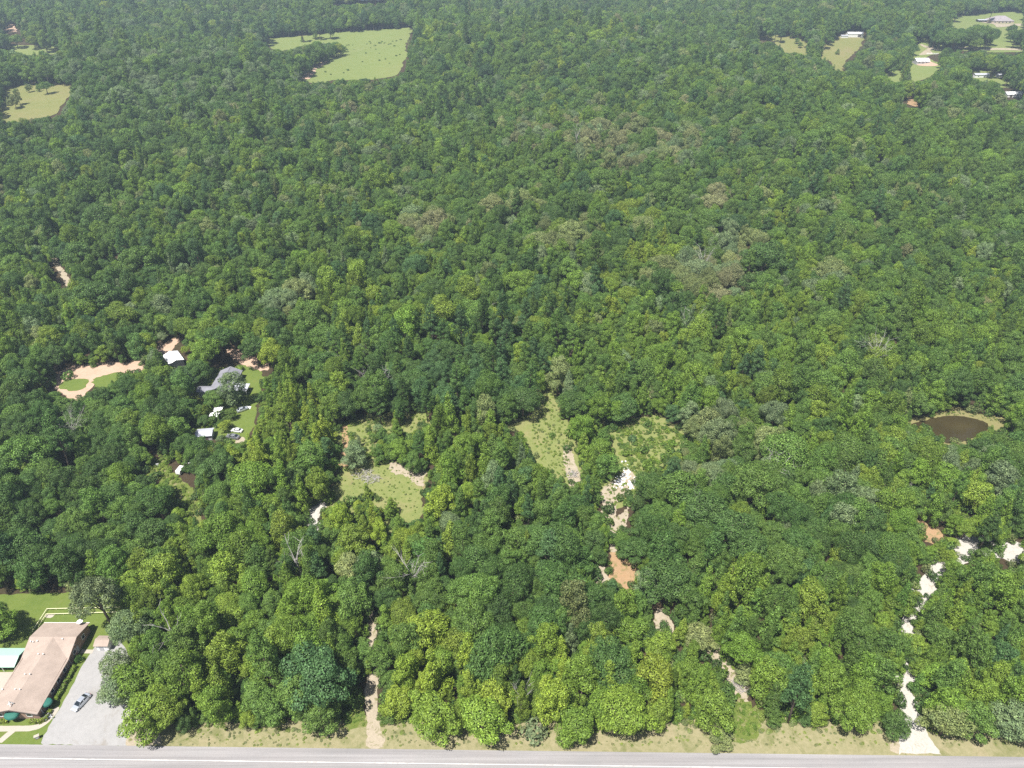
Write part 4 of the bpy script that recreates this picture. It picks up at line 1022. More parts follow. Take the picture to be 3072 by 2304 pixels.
scatter_object('undergrowth', low_rows, 'weeds and low shrubs in clearings and under the trees')
#@@PART3@@
# ------------------------------------------------------------------ the long brick building by the road
XL, XR, XC = -121.8, -109.95, -115.87
YF, YB, YC0, YCM = 91.0, 116.0, 105.0, 110.5
ZE, ZR = 2.9, 4.7
bld = empty('brick_building', (XC, 103.5, 0), 0, 'long brick building with a tan shingled cross-gable roof beside the parking lot', 'building')
def W2(pts): return [(x - XC, y - 103.5, z) for x, y, z in pts]
xl, xr, yf, yb = -121.4, -110.4, 91.6, 115.5
fp = [(xl, yf), (xr, yf), (xr, yb), (xl, yb)]
wall = MB()
for a, b in ((0, 1), (1, 2), (2, 3), (3, 0)):
    (x0, y0), (x1, y1) = fp[a], fp[b]
    pts = [(x0, y0, 0), (x1, y1, 0), (x1, y1, ZE + .1), (x0, y0, ZE + .1)]
    if a in (0,): pts = [(x0, y0, 0), (x1, y1, 0), (x1, y1, ZE + .3), (XC, y0, ZR - .12), (x0, y0, ZE + .3)]
    if a in (1, 3):
        s_ = 1 if a == 1 else -1
        seq = [(x0, YC0 + .9, ZE + .25), (x0, YCM, ZR - .25), (x0, yb, ZE + .15)]
        pts = [(x0, yf, 0), (x0, yb, 0), seq[2], seq[1], seq[0], (x0, yf, ZE + .1)]
    wall.add(W2(pts), [tuple(range(len(pts)))])
wall.build('wall', 'brick', bld)
roof = MB()
T = 0.14
roof.slab(W2([(XC, YF, ZR), (XR, YF, ZE), (XR, YC0, ZE), (XC, YCM, ZR)]), T)
roof.slab(W2([(XC, YF, ZR), (XC, YCM, ZR), (XL, YC0, ZE), (XL, YF, ZE)]), T)
roof.slab(W2([(XR, YC0, ZE), (XR, YCM, ZR), (XC, YCM, ZR)]), T)
roof.slab(W2([(XL, YC0, ZE), (XC, YCM, ZR), (XL, YCM, ZR)]), T)
roof.slab(W2([(XR, YCM, ZR), (XR, YB, ZE), (XL, YB, ZE), (XL, YCM, ZR)]), T)
roofo = roof.build('roof', 'tan_shingle', bld)
def roof_z(x, y):
    a = ZR - abs(x - XC) / (XR - XC) * (ZR - ZE)
    b = ZR - abs(y - YCM) / 5.5 * (ZR - ZE)
    return max(a, b) if y > YC0 else a
trim = MB()
for a, b in (((XL, YF, ZE), (XC, YF, ZR)), ((XC, YF, ZR), (XR, YF, ZE))):
    (x0, y0, z0), (x1, y1, z1) = W2([a, b])
    trim.add([(x0, y0 - .03, z0 + .02), (x1, y1 - .03, z1 + .02), (x1, y1 - .03, z1 - .28), (x0, y0 - .03, z0 - .28), (x0, y0 - .10, z0 + .02), (x1, y1 - .10, z1 + .02), (x1, y1 - .10, z1 - .28), (x0, y0 - .10, z0 - .28)],
             [(0, 1, 5, 4), (4, 5, 6, 7), (7, 6, 2, 3), (0, 4, 7, 3), (1, 2, 6, 5), (3, 2, 1, 0)])
trim.build('fascia', 'dark_trim', bld)
MB().box((0, YB - 103.5 + .06, ZE - .06), (XR - XL, .1, .16)).build('gutter', 'white_paint', bld)
for x, y in ((570, 650), (615, 655), (690, 640), (1155, 600), (710, 880), (800, 880), (465, 1250), (555, 1250), (285, 1530), (370, 1530), (50, 1530)):
    z = 4.2
    for _ in range(6):
        px_, py_, _z = G('T1', x, y, z); z = roof_z(px_, py_) + .15
    (q,) = W2([(px_, py_, z - .2)])
    v = MB().tube([q, (q[0], q[1], q[2] + .45)], .07, 8).tube([(q[0], q[1], q[2] + .45), (q[0], q[1], q[2] + .55)], [.16, .12], 8)
    v.build('roof_vent', 'white_paint', roofo)
fx = (155, 450)
fin = MB()
(q,) = W2([(-116.0, 92.3, 5.05)])
for k in range(4):
    a = k * math.pi / 2 + .4
    fin.tube([(q[0] + .55 * math.cos(a), q[1] + .55 * math.sin(a), q[2] - .1), (q[0], q[1], q[2] + .55)], [.09, .07], 6)
fin.tube([(q[0], q[1], q[2] + .4), (q[0], q[1], q[2] + 1.1)], [.2, .03], 6)
fin.build('finial', 'white_paint', roofo)
dish = MB()
(q,) = W2([(-111.9, 115.6, 3.15)])
dish.tube([q, (q[0], q[1], q[2] + .7)], .05, 6)
ring = []
for rr, dz in ((.02, 0), (.3, .04), (.55, .14), (.75, .28)):
    ring.append([(q[0] + rr * math.cos(2 * math.pi * k / 14), q[1] + rr * math.sin(2 * math.pi * k / 14) - dz * .5, q[2] + .7 + dz) for k in range(14)])
dish.add([p for r_ in ring for p in r_], [(i * 14 + k, i * 14 + (k + 1) % 14, (i + 1) * 14 + (k + 1) % 14, (i + 1) * 14 + k) for i in range(3) for k in range(14)])
dish.build('satellite_dish', 'white_paint', roofo)
def window(parent, c, w, h, nx, name='window'):
    """c: centre on the wall, nx: outward normal (x or y axis)"""
    n = Vector(nx)
    u = Vector((0, 0, 1)).cross(n)
    c = Vector(c)
    def bx(cc, dw, dh, dd): 
        d = [abs(u.x) * dw + abs(n.x) * dd, abs(u.y) * dw + abs(n.y) * dd, dh]
        return cc, d
    f = MB()
    for s in (-1, 1):
        f.box(*bx(c + u * s * (w / 2) + n * .02, .09, h + .18, .1)); f.box(*bx(c + Vector((0, 0, s * h / 2)) + n * .023, w - .09, .09, .1))
    fo_ = f.build(name, 'white_paint', parent)
    MB().box(*bx(c + n * .008, w - .09, h - .09, .03)).build('pane', 'window_glass', fo_)
    return fo_
for y in (97.6, 100.4, 103.2, 108.2, 112.6):
    window(bld, (xr - XC, y - 103.5, 1.75), 1.1, 1.2, (1, 0, 0))
for x in (-119.4, -112.6):
    window(bld, (x - XC, yf - 103.5, 1.7), 1.2, 1.3, (0, -1, 0))
d_ = MB().box((xr - XC + .03, 94.3 - 103.5, 1.05), (.06, 1.1, 2.1)).build('door', 'dark_trim', bld)
MB().tube([(xr - XC + .08, 93.9 - 103.5, .95), (xr - XC + .08, 93.9 - 103.5, 1.15)], .025, 6).build('handle', 'rim_metal', d_)
d_ = MB().box((-.3, yf - 103.5 - .03, 1.05), (1.7, .06, 2.1)).build('door', 'dark_trim', bld)
MB().tube([(-.2, yf - 103.5 - .08, .95), (-.2, yf - 103.5 - .08, 1.15)], .025, 6).build('handle', 'rim_metal', d_)
d_ = MB().box((xr - XC + .03, 109.5 - 103.5, 1.05), (.06, 1.0, 2.1)).build('door', 'grey_slat', bld)
def awning(c, w, depth, n, h0, h1, seg=10, out=True):
    n = Vector(n); u = Vector((0, 0, 1)).cross(n); c = Vector(c)
    m_ = MB(); rows = []
    for i in range(5):
        t = i / 4
        row = []
        for k in range(seg + 1):
            a = math.pi * k / seg
            rr = math.sin(math.pi / 2 * t)
            row.append(c + u * (math.cos(a) * w / 2 * (.35 + .65 * rr)) + n * (math.sin(a) ** .7 * depth * rr + .02) + Vector((0, 0, h1 + (h0 - h1) * t * t)))
        rows.append(row)
    V_ = [p for r_ in rows for p in r_]
    k1 = seg + 1
    m_.add(V_, [(i * k1 + k, i * k1 + k + 1, (i + 1) * k1 + k + 1, (i + 1) * k1 + k) for i in range(4) for k in range(seg)])
    low = [p - Vector((0, 0, .25)) for p in rows[-1]]
    m_.add(rows[-1] + low, [(k, k + 1, k1 + k + 1, k1 + k) for k in range(seg)])
    return m_
o_ = awning((-.3, yf - 103.5, 0), 3.4, 1.6, (0, -1, 0), 2.35, 3.0).build('awning', 'green_canvas', bld); o_['label'] = 'rounded dark green awning over the front door'
o_ = awning((xr - XC, 94.3 - 103.5, 0), 2.4, 1.9, (1, 0, 0), 2.3, 2.85, 8).build('awning', 'green_canvas', bld); o_['label'] = 'dark green awning over the side door'
for y in (92.6, 104.4, 105.6):
    MB().tube([(XR - XC - .1, y - 103.5, ZE - .1), (xr - XC + .08, y - 103.5 + .1, ZE - .7), (xr - XC + .08, y - 103.5 + .1, .1)], .05, 6).build('downspout', 'white_paint', bld)
fl = MB().box((xr - XC + .2, 108.9 - 103.5, 3.6), (.3, .3, .2)); fl.build('flood_light', 'white_paint', bld)

# hedges
def hedge(pts, w, h, label, tint, rnd=.25, name='hedge'):
    r = np.random.default_rng(int(abs(pts[0][0] * 10)))
    C, N = [], []
    for (x0, y0), (x1, y1) in zip(pts[:-1], pts[1:]):
        L = math.hypot(x1 - x0, y1 - y0)
        n = int(L * (w + 2 * h) * 46)
        d = np.array([(x1 - x0) / L, (y1 - y0) / L]); p_ = np.array([-d[1], d[0]])
        t = r.uniform(-w / 2, L + w / 2, n); s = r.uniform(0, w + 2 * h, n)
        lat = np.where(s < h, -w / 2, np.where(s > h + w, w / 2, s - h - w / 2))
        z = np.where(s < h, s, np.where(s > h + w, 2 * h + w - s, h)) + r.normal(0, .05, n)
        lat = lat + r.normal(0, .06, n) + .07 * np.sin(t * 2.1)
        z = z * (1 + .06 * np.sin(t * 1.7) + .04 * np.sin(t * 4.3))
        C.append(np.stack([x0 + d[0] * t + p_[0] * lat, y0 + d[1] * t + p_[1] * lat, z], 1))
        nn = np.where(s < h, -1, np.where(s > h + w, 1, 0))
        N.append(np.stack([p_[0] * nn, p_[1] * nn, np.where(nn == 0, 1., .2)], 1) + r.normal(0, .4, (n, 3)))
    C, N = np.concatenate(C), np.concatenate(N)
    N /= np.linalg.norm(N, axis=1, keepdims=True)
    c0 = np.array([pts[0][0], pts[0][1], 0])
    V_, Q_ = leaf_quads(C - c0, N, .27, r)
    e = empty(name, tuple(c0), 0, label, 'hedge', 'clipped hedges along the brick building')
    co = MB()
    for (x0, y0), (x1, y1) in zip(pts[:-1], pts[1:]):
        L = math.hypot(x1 - x0, y1 - y0)
        co.box(((x0 + x1) / 2 - c0[0], (y0 + y1) / 2 - c0[1], h * .36), (L + w * .3, w * .6, h * .7), Matrix.Rotation(math.atan2(y1 - y0, x1 - x0), 3, 'Z'))
    co.build('stems', 'bark', e)
    f_ = bpy.data.objects.new('foliage', npmesh('foliage', V_, Q_, ['leaf'])); f_.parent = e; COL.objects.link(f_)
    f_['tint'] = list(tint)
HG = (0.15, 0.23, 0.03)
hedge([(-109.15, 96.2), (-109.15, 104.6)], .95, 1.0, 'long clipped green hedge along the shaded side wall of the brick building', HG)
hedge([(-109.1, 93.2), (-109.1, 91.5), (-110.1, 90.7), (-112.3, 90.7)], .75, .85, 'short hedge curving round the front corner of the brick building', (.21, .27, .04))
hedge([(-117.9, 90.75), (-123.5, 90.75)], .8, .85, 'clipped hedge left of the green front awning', (.21, .27, .04))
plant_rows = [(-109.1, 106.9)]
t = dict(x=-109.0, y=106.6, z=0, kind='bush', var=1, tint=np.array((.05, .12, .02)), sc=.9, scz=.95, rot=.5, tilt=(0, 0), label='round dark green shrub at the side wall of the brick building', group='shrubs by the brick building')
tree_object(t)

# small things on the plot
be = empty('park_bench', (-108.75, 91.7, 0), math.radians(62), 'grey slatted bench with black iron ends on the lawn by the walkway', 'bench')
for k in range(4): MB().box((0, -.2 + k * .14, .45), (1.5, .11, .04)).build('seat_slat', 'grey_slat', be)
for k in range(4): MB().box((0, .31 + k * .035, .58 + k * .12), (1.5, .04, .1)).build('back_slat', 'grey_slat', be)
for s in (-.78, .78):
    MB().tube([(s, -.3, 0), (s, -.25, .45), (s, -.3, .65), (s, .25, .66)], .035, 6).tube([(s, .32, 0), (s, .27, .45), (s, .45, 1.05)], .035, 6).build('bench_end', 'iron', be)
bp = empty('sign_pillar', (-108.6, 86.9, 0), .5, 'small brick and stone sign pillar on the front lawn by the road', 'sign')
MB().box((0, 0, .5), (.8, .45, 1.0)).build('base', 'brick', bp)
MB().slab([(-.55, -.35, 1.14), (.55, -.35, 1.14), (.55, .35, 1.14), (-.55, .35, 1.14)], .14).build('cap', 'concrete', bp)
MB().box((0, -.24, .6), (.6, .04, .5)).build('plaque', 'white_paint', bp)
wb = empty('bollard', (-107.7, 91.6, 0), 0, 'small white bollard light at the edge of the parking lot', 'bollard')
MB().tube([(0, 0, 0), (0, 0, .8)], .09, 8).build('post', 'white_paint', wb)
MB().tube([(0, 0, .8), (0, 0, .95), (0, 0, 1.05)], [.16, .16, .04], 8).build('head', 'white_paint', wb)
def rail_fence(pts, h, label, cat='fence', mat='cream_paint', step=2.2, r=.05, name='pipe_fence', rails=(1.0,)):
    x0, y0 = pts[0]
    z0 = float(terr(x0, y0))
    e = empty(name, (x0, y0, z0), 0, label, cat)
    for (xa, ya), (xb, yb_) in zip(pts[:-1], pts[1:]):
        for q in rails:
            MB().tube([(xa - x0, ya - y0, h * q), (xb - x0, yb_ - y0, h * q)], r, 6).build('rail', mat, e)
        L = math.hypot(xb - xa, yb_ - ya); n = max(1, int(L / step))
        for k in range(n + 1):
            t_ = k / n
            MB().tube([(xa + (xb - xa) * t_ - x0, ya + (yb_ - ya) * t_ - y0, 0), (xa + (xb - xa) * t_ - x0, ya + (yb_ - ya) * t_ - y0, h)], r * .9, 6).build('post', mat, e)
    return e
rail_fence([(-125.4, 115.2), (-125.3, 122.2), (-111.0, 122.6), (-104, 122.8)], .55, 'outer low cream pipe fence behind the brick building', r=.09)
rail_fence([(-124.6, 116.6), (-124.6, 120.5), (-111.2, 121.0), (-104.5, 121.2)], .55, 'inner low cream pipe fence behind the brick building', r=.09)

# ------------------------------------------------------------------ simple gabled buildings
def gable(name, label, cx, cy, L, Wd, rz, he, hr, roofm, wallm, cat, door=None, windows=(), group=None, over=.35, open_front=False, hip=False):
    z0 = float(terr(cx, cy))
    e = empty(name, (cx, cy, z0), rz, label, cat, group)
    l, w = L / 2 - over, Wd / 2 - over
    k = (hr - he) / (Wd / 2)
    if open_front:
        for x in np.linspace(-l, l, max(3, int(L / 2.4))):
            for y in (-w, w): MB().box((float(x), y, he / 2 - .05), (.1, .1, he - .1)).build('post', 'white_paint', e)
        MB().box((0, -w, he - .18), (2 * l, .06, .3)).build('front_beam', wallm, e)
        MB().box((0, w, he * .5), (2 * l, .06, he * .95)).build('back_wall', wallm, e)
    else:
        wl = MB()
        zt = he + k * over - .06
        g0 = -1.2 if cy > 400 else 0.0                          # walls of the far houses run down into sloping ground
        wl.add([(-l, -w, g0), (l, -w, g0), (l, -w, zt), (-l, -w, zt)], [(0, 1, 2, 3)]).add([(-l, w, g0), (l, w, g0), (l, w, zt), (-l, w, zt)], [(3, 2, 1, 0)])
        for s in (-l, l):
            if hip: wl.add([(s, -w, g0), (s, w, g0), (s, w, zt), (s, -w, zt)], [(0, 1, 2, 3)])
            else: wl.add([(s, -w, g0), (s, w, g0), (s, w, zt), (s, 0, hr - .08), (s, -w, zt)], [(0, 1, 2, 3, 4)])
        wl.build('wall', wallm, e)
    rf = MB()
    a, b = L / 2, Wd / 2
    if hip:
        c_ = max(a - b, .5)
        rf.slab([(-a, -b, he), (a, -b, he), (c_, 0, hr), (-c_, 0, hr)], .12).slab([(a, b, he), (-a, b, he), (-c_, 0, hr), (c_, 0, hr)], .12)
        rf.slab([(a, -b, he), (a, b, he), (c_, 0, hr)], .12).slab([(-a, b, he), (-a, -b, he), (-c_, 0, hr)], .12)
    else:
        rf.slab([(-a, -b, he), (a, -b, he), (a, 0, hr), (-a, 0, hr)], .1).slab([(a, b, he), (-a, b, he), (-a, 0, hr), (a, 0, hr)], .1)
    ro = rf.build('roof', roofm, e)
    if not hip: MB().box((0, 0, hr + .02), (L, .3, .06)).build('ridge_cap', roofm, ro)
    if door is not None:
        x, ww, hh, mat = door
        MB().box((x, -w - .03, hh / 2), (ww, .06, hh)).build('door', mat, e)
    for x, ww, hh, zz in windows: window(e, (x, -w, zz), ww, hh, (0, -1, 0))
    return e
gable('garden_shed', 'small tan roofed white shed at the top of the parking lot', -104.3, 111.0, 3.7, 3.2, 0, 2.25, 2.95, 'tan_shingle', 'white_paint', 'shed', door=(-.3, 1.0, 1.9, 'grey_wall'), windows=[(1.0, .5, .5, 1.4)])
gable('carport', 'mint green metal roofed carport left of the brick building', -127.8, 106.2, 10.2, 5.4, 0, 2.3, 3.1, 'mint_metal', 'grey_wall', 'carport', open_front=True)
gable('barn', 'white metal roofed barn at the end of the pink dirt yard', -137.7, 243.0, 8.6, 6.0, math.radians(-52), 3.0, 3.9, 'white_metal', 'grey_wall', 'barn', door=(0, 2.4, 2.4, 'dark_trim'))
gh = gable('shingled_house', 'grey shingled house half hidden behind a tall tree', -111.0, 226.5, 14.4, 8.8, math.radians(90), 2.9, 4.9, 'grey_shingle', 'grey_wall', 'house', door=(1.0, 1.0, 2.1, 'dark_trim'), windows=[(-4, 1.2, 1.2, 1.6), (4, 1.2, 1.2, 1.6)])
# its wing and side porch
wg = MB()
wg.add([(-6.85 + 7.7, 4.1, 0), (-6.85 + 7.7, 8.4, 0), (-6.85 + 7.7, 8.4, 2.8), (-6.85 + 7.7, 4.1, 2.8)], [(0, 1, 2, 3)])
def loc(x, y, z): return (y - 226.5, -(x + 111.0), z)           # world -> local of the turned house
wg = MB()
for a_, b_ in ((0, 1), (1, 2), (2, 3)):
    c_ = [(-114.9, 219.4), (-119.3, 219.4), (-119.3, 222.4), (-114.9, 222.4)]
    (x0, y0), (x1, y1) = c_[a_], c_[b_]
    wg.add([loc(x0, y0, 0), loc(x1, y1, 0), loc(x1, y1, 2.9), loc(x0, y0, 2.9)], [(0, 1, 2, 3)])
wg.build('wing_wall', 'grey_wall', gh)
MB().slab([loc(-114.2, 218.9, 2.95), loc(-119.8, 218.9, 2.95), loc(-119.8, 220.9, 3.75), loc(-112.9, 220.9, 3.75)], .1).slab([loc(-114.2, 222.9, 2.95), loc(-112.9, 220.9, 3.75), loc(-119.8, 220.9, 3.75), loc(-119.8, 222.9, 2.95)], .1).build('wing_roof', 'grey_shingle', gh)
MB().slab([loc(-106.8, 220.2, 2.9), loc(-101.2, 220.2, 2.5), loc(-101.2, 225.2, 2.5), loc(-106.8, 225.2, 2.9)], .08).build('porch_roof', 'pale_metal', gh)
for x, y in ((-101.4, 220.4), (-101.4, 225.0)): MB().box(loc(x, y, 1.22), (.12, .12, 2.42)).build('porch_post', 'white_paint', gh)
gable('metal_shed', 'pale metal roofed shed left of the grey parked car', -108.4, 195.6, 5.8, 4.6, math.radians(8), 2.2, 2.9, 'pale_metal', 'grey_wall', 'shed', door=(.8, 1.0, 1.9, 'dark_trim'))
gable('storage_shed', 'upper small white roofed shed among the homestead trees', -108.2, 209.6, 3.0, 2.8, math.radians(5), 2.0, 2.5, 'white_metal', 'white_paint', 'shed', door=(0, .9, 1.8, 'grey_wall'))
gable('storage_shed', 'lower small white roofed shed among the homestead trees', -108.6, 206.4, 3.2, 2.4, math.radians(-6), 1.9, 2.3, 'white_metal', 'white_paint', 'shed', door=(0, .9, 1.7, 'grey_wall'))
def camper(x, y, rz, label, s=1.0):
    e = empty('camper_trailer', (x, y, 0), rz, label, 'trailer')
    prof = [(-2.2, .5), (2.2, .5), (2.35, 1.1), (2.2, 2.2), (1.7, 2.55), (-1.8, 2.55), (-2.25, 2.2), (-2.35, 1.1)]
    n = len(prof)
    MB().add([(a * s, -1.1 * s, b * s) for a, b in prof] + [(a * s, 1.1 * s, b * s) for a, b in prof], [tuple(range(n))[::-1], tuple(range(n, 2 * n))] + [(i, (i + 1) % n, n + (i + 1) % n, n + i) for i in range(n)]).build('body', 'white_paint', e)
    for a in (-.9, .9): MB().box((a * s, -1.12 * s, 1.6 * s), (.8 * s, .03, .5 * s)).build('window', 'window_glass', e)
    for y_ in (-1, 1):
        MB().tube([(0, y_ * .95 * s, .33), (0, y_ * 1.15 * s, .33)], .33, 12).build('wheel', 'black_rubber', e)
    MB().tube([(2.2 * s, 0, .5), (3.2 * s, 0, .45)], .05, 6).build('hitch', 'iron', e)
camper(-110.2, 177.2, math.radians(80), 'old white camper trailer at the edge of the yellow grass glade', .72)
for x, y, lab in ((-109.6, 182.6, 'crumpled white tarp under the trees above the camper trailer'), (-119.8, 180.8, 'small white tarp bundle in the shade of the dark woods'), (-99.0, 221.0 - 8, 'pale sand heap on the lawn below the grey house')):
    r = np.random.default_rng(int(-x)); m_ = MB()
    g_ = 9
    P_ = [(i * .3 - 1.2 + r.normal(0, .05), j * .22 - .9 + r.normal(0, .05), max(.03, .75 - .42 * math.hypot(i - 4, j - 4) * .5 + r.normal(0, .1))) for j in range(g_) for i in range(g_)]
    m_.add(P_, [(j * g_ + i, j * g_ + i + 1, (j + 1) * g_ + i + 1, (j + 1) * g_ + i) for j in range(g_ - 1) for i in range(g_ - 1)])
    o_ = m_.build('tarp' if 'tarp' in lab else 'sand_heap', 'white_paint' if 'tarp' in lab else 'rubble_white', None, True)
    o_.location = (x, y, 0.02); tag(o_, lab, 'tarp' if 'tarp' in lab else 'heap')

# utility pole
up = empty('utility_pole', (-98.3, 239.8, 0), 0, 'wooden utility pole with transformer at the edge of the homestead lawn', 'pole')
MB().tube([(0, 0, 0), (0, 0, 10.6)], [.17, .11], 8).build('pole', 'pole_wood', up)
MB().box((0, .14, 10.0), (2.2, .1, .12)).build('crossarm', 'pole_wood', up)
MB().tube([(.0, -.38, 8.5), (0, -.38, 9.4)], .24, 10).build('transformer', 'galvanised', up)
for x in (-1.0, -.4, .4, 1.0): MB().tube([(x, .14, 10.06), (x, .14, 10.28)], [.05, .03], 6).build('insulator', 'white_paint', up)
MB().tube([(0, 0, 8.6), (-4.6, 1.8, 0)], .018, 5).build('guy_wire', 'galvanised', up)

# ------------------------------------------------------------------ cars
def car(loc_, rz, paint, label, group, s=1.0):
    e = empty('parked_car', loc_, rz, label, 'car', group)
    def loft(secs, name, mat):
        m_ = MB(); n = len(secs[0])
        m_.add([p for q in secs for p in q], [(i * n + k, i * n + (k + 1) % n, (i + 1) * n + (k + 1) % n, (i + 1) * n + k) for i in range(len(secs) - 1) for k in range(n)] + [tuple(range(n))[::-1], tuple(range((len(secs) - 1) * n, len(secs) * n))])
        o = m_.build(name, mat, e, False)
        b_ = o.modifiers.new('bevel', 'BEVEL'); b_.width, b_.segments = .05, 2
        return o
    def ring(x, w, z0, z1, wt): return [(x * s, -w * s, z0 * s), (x * s, w * s, z0 * s), (x * s, w * 1.0 * s, (z0 + z1) / 2 * s), (x * s, wt * s, z1 * s), (x * s, -wt * s, z1 * s), (x * s, -w * 1.0 * s, (z0 + z1) / 2 * s)]
    loft([ring(-2.38, .70, .38, .78, .62), ring(-2.2, .84, .26, .94, .74), ring(-1.4, .90, .22, .98, .80), ring(0, .91, .20, .96, .82), ring(1.1, .90, .22, .93, .80), ring(1.9, .86, .25, .82, .74), ring(2.32, .74, .34, .66, .62)], 'body', paint)
    # cabin: dark glass band with a painted roof on top
    gb, gt = [(-1.75, .74), (-.95, .60), (.35, .60), (1.15, .74)], 1.40
    z0 = .94
    gl = MB()
    bot = [(-1.78, -.76, z0), (1.2, -.76, z0 - .03), (1.2, .76, z0 - .03), (-1.78, .76, z0)]
    top = [(-1.02, -.58, gt), (.32, -.58, gt + .01), (.32, .58, gt + .01), (-1.02, .58, gt)]
    sc = lambda L_: [(a * s, b * s, c * s) for a, b, c in L_]
    for nm, ids in (('side_window', (0, 1)), ('windshield', (1, 2)), ('side_window', (2, 3)), ('rear_window', (3, 0))):
        i, j = ids
        MB().add(sc([bot[i], bot[j], top[j], top[i]]) , [(0, 1, 2, 3)]).build(nm, 'car_glass', e)
    m_ = MB().add(sc([(-1.06, -.62, gt - .02), (.36, -.62, gt - .01), (.36, .62, gt - .01), (-1.06, .62, gt - .02), (-.95, -.52, gt + .06), (.22, -.52, gt + .07), (.22, .52, gt + .07), (-.95, .52, gt + .06)]),
                  [(0, 3, 2, 1), (4, 5, 6, 7), (0, 1, 5, 4), (1, 2, 6, 5), (2, 3, 7, 6), (3, 0, 4, 7)])
    m_.build('roof', paint, e)
    pl = MB()
    for sd in (-1, 1):
        for a_, b_ in (((-1.78, .77, z0), (-1.04, .61, gt)), ((1.2, .77, z0), (.34, .61, gt)), ((-.32, .775, z0), (-.36, .61, gt))):
            pl.tube(sc([(a_[0], sd * a_[1], a_[2]), (b_[0], sd * b_[1], b_[2])]), .045 * s, 5)
    pl.build('pillars', paint, e)
    for x in (-1.42, 1.42):
        for y in (-.80, .80):
            w_ = MB().tube(sc([(x, y - .1, .33), (x, y + .1, .33)]), .33 * s, 16).build('wheel', 'black_rubber', e)
            MB().tube(sc([(x, y + (.085 if y > 0 else -.115), .33), (x, y + (.115 if y > 0 else -.085), .33)]), .2 * s, 12).build('rim', 'rim_metal', w_)
    for y in (-.58, .58):
        MB().box((2.24 * s, y * s, .62 * s), (.14 * s, .3 * s, .13 * s)).build('headlight', 'head_lens', e)
        MB().box((-2.3 * s, y * s, .76 * s), (.1 * s, .3 * s, .14 * s)).build('taillight', 'tail_lens', e)
        MB().box((.85 * s, y * 1.72 * s, .98 * s), (.12 * s, .18 * s, .12 * s)).build('mirror', paint, e)
car((-102.8, 95.4, .02), math.atan2(-4.2, -1.6), 'silver_paint', 'silver sedan standing alone on the grey gravel parking lot', 'parked cars')
car((-98.7, 195.3, .03), math.atan2(1.2, -5.1), 'grey_paint', 'dark grey car parked on bare dirt right of the pale metal shed', 'parked cars', 1.05)
car((-100.3, 211.3, .03), math.atan2(.9, 1.2), 'silver_paint', 'silver car half under the trees below the grey house', 'parked cars', .95)
car((-98.4, 198.9, .03), math.atan2(.3, -1.7), 'white_car_paint', 'white car half hidden by a tree just above the grey car', 'parked cars', .9)

# ------------------------------------------------------------------ buildings far off on the right
def B5(px, py, back):                                        # centre of a far building from the middle of its front foot
    x, y, _ = G('T5', px, py); return x, y + back
gable('field_barn', 'long white metal barn with one dark opening at the edge of the far pasture', *B5(255, 360, 4.5), 19.5, 9, 0, 3.6, 5.2, 'white_metal', 'white_paint', 'barn', door=(4.6, 3.6, 2.8, 'dark_trim'))
gable('lean_to', 'low pale lean-to left of the long white barn', *B5(130, 366, 3), 9, 6, 0, 2.4, 3.0, 'pale_metal', 'white_paint', 'shed')
gable('farmhouse', 'white metal roofed house with a shaded porch and dirt yard', *B5(1037, 668, 5.5), 15.5, 11, 0, 3.0, 5.6, 'white_metal', 'grey_wall', 'house', door=(0, 1.0, 2.1, 'dark_trim'), windows=[(-4.5, 1.6, 1.2, 1.6), (4.2, 1.6, 1.2, 1.6)])
gable('mobile_home', 'pale roofed mobile home among the trees below the farmhouse', *B5(1725, 826, 3.5), 15.5, 7, 0, 2.9, 3.9, 'pale_metal', 'white_paint', 'house', door=(2, 1, 2, 'dark_trim'), windows=[(-4, 1.4, 1, 1.6), (5, 1.4, 1, 1.6)])
gable('grey_shed', 'small grey shed right of the pale mobile home', *B5(1937, 826, 2.5), 6.0, 5, 0, 2.5, 3.4, 'pale_metal', 'grey_wall', 'shed', door=(0, 1, 2, 'dark_trim'))
gable('white_barn', 'bright white roof half hidden by dark trees at the frame edge', *B5(2116, 1056, 4), 19, 8, math.radians(3), 3.0, 4.6, 'white_metal', 'white_paint', 'barn', door=(-5, 2.4, 2.4, 'dark_trim'))
hh = gable('hip_roofed_house', 'large house with a grey hip roof on the far green lawn', *B5(1965, 195, 10), 32, 21, math.radians(-3), 3.2, 9.0, 'dark_shingle', 'tan_wall', 'house', door=(-5, 1.4, 2.3, 'dark_trim'), windows=[(-11, 2, 1.5, 1.7), (0, 2, 1.5, 1.7), (5, 2, 1.5, 1.7), (10, 2, 1.5, 1.7)], hip=True)
gable('side_carport', 'flat pale carport left of the large hip roofed house', *B5(1745, 182, 4), 17, 9, 0, 3.0, 3.6, 'pale_metal', 'tan_wall', 'carport', open_front=True)
for k, (x, y) in enumerate([G('T5', q, 555)[:2] for q in (1082, 1117, 1152, 1187)]):
    rail_fence([(x, y), (x + 3.0, y + .3)], 1.3, ['leftmost', 'second', 'third', 'rightmost'][k] + ' white rail panel in the row above the farmhouse', mat='white_paint', r=.22, name='fence_panel', rails=(.4, 1.0), step=2.8)

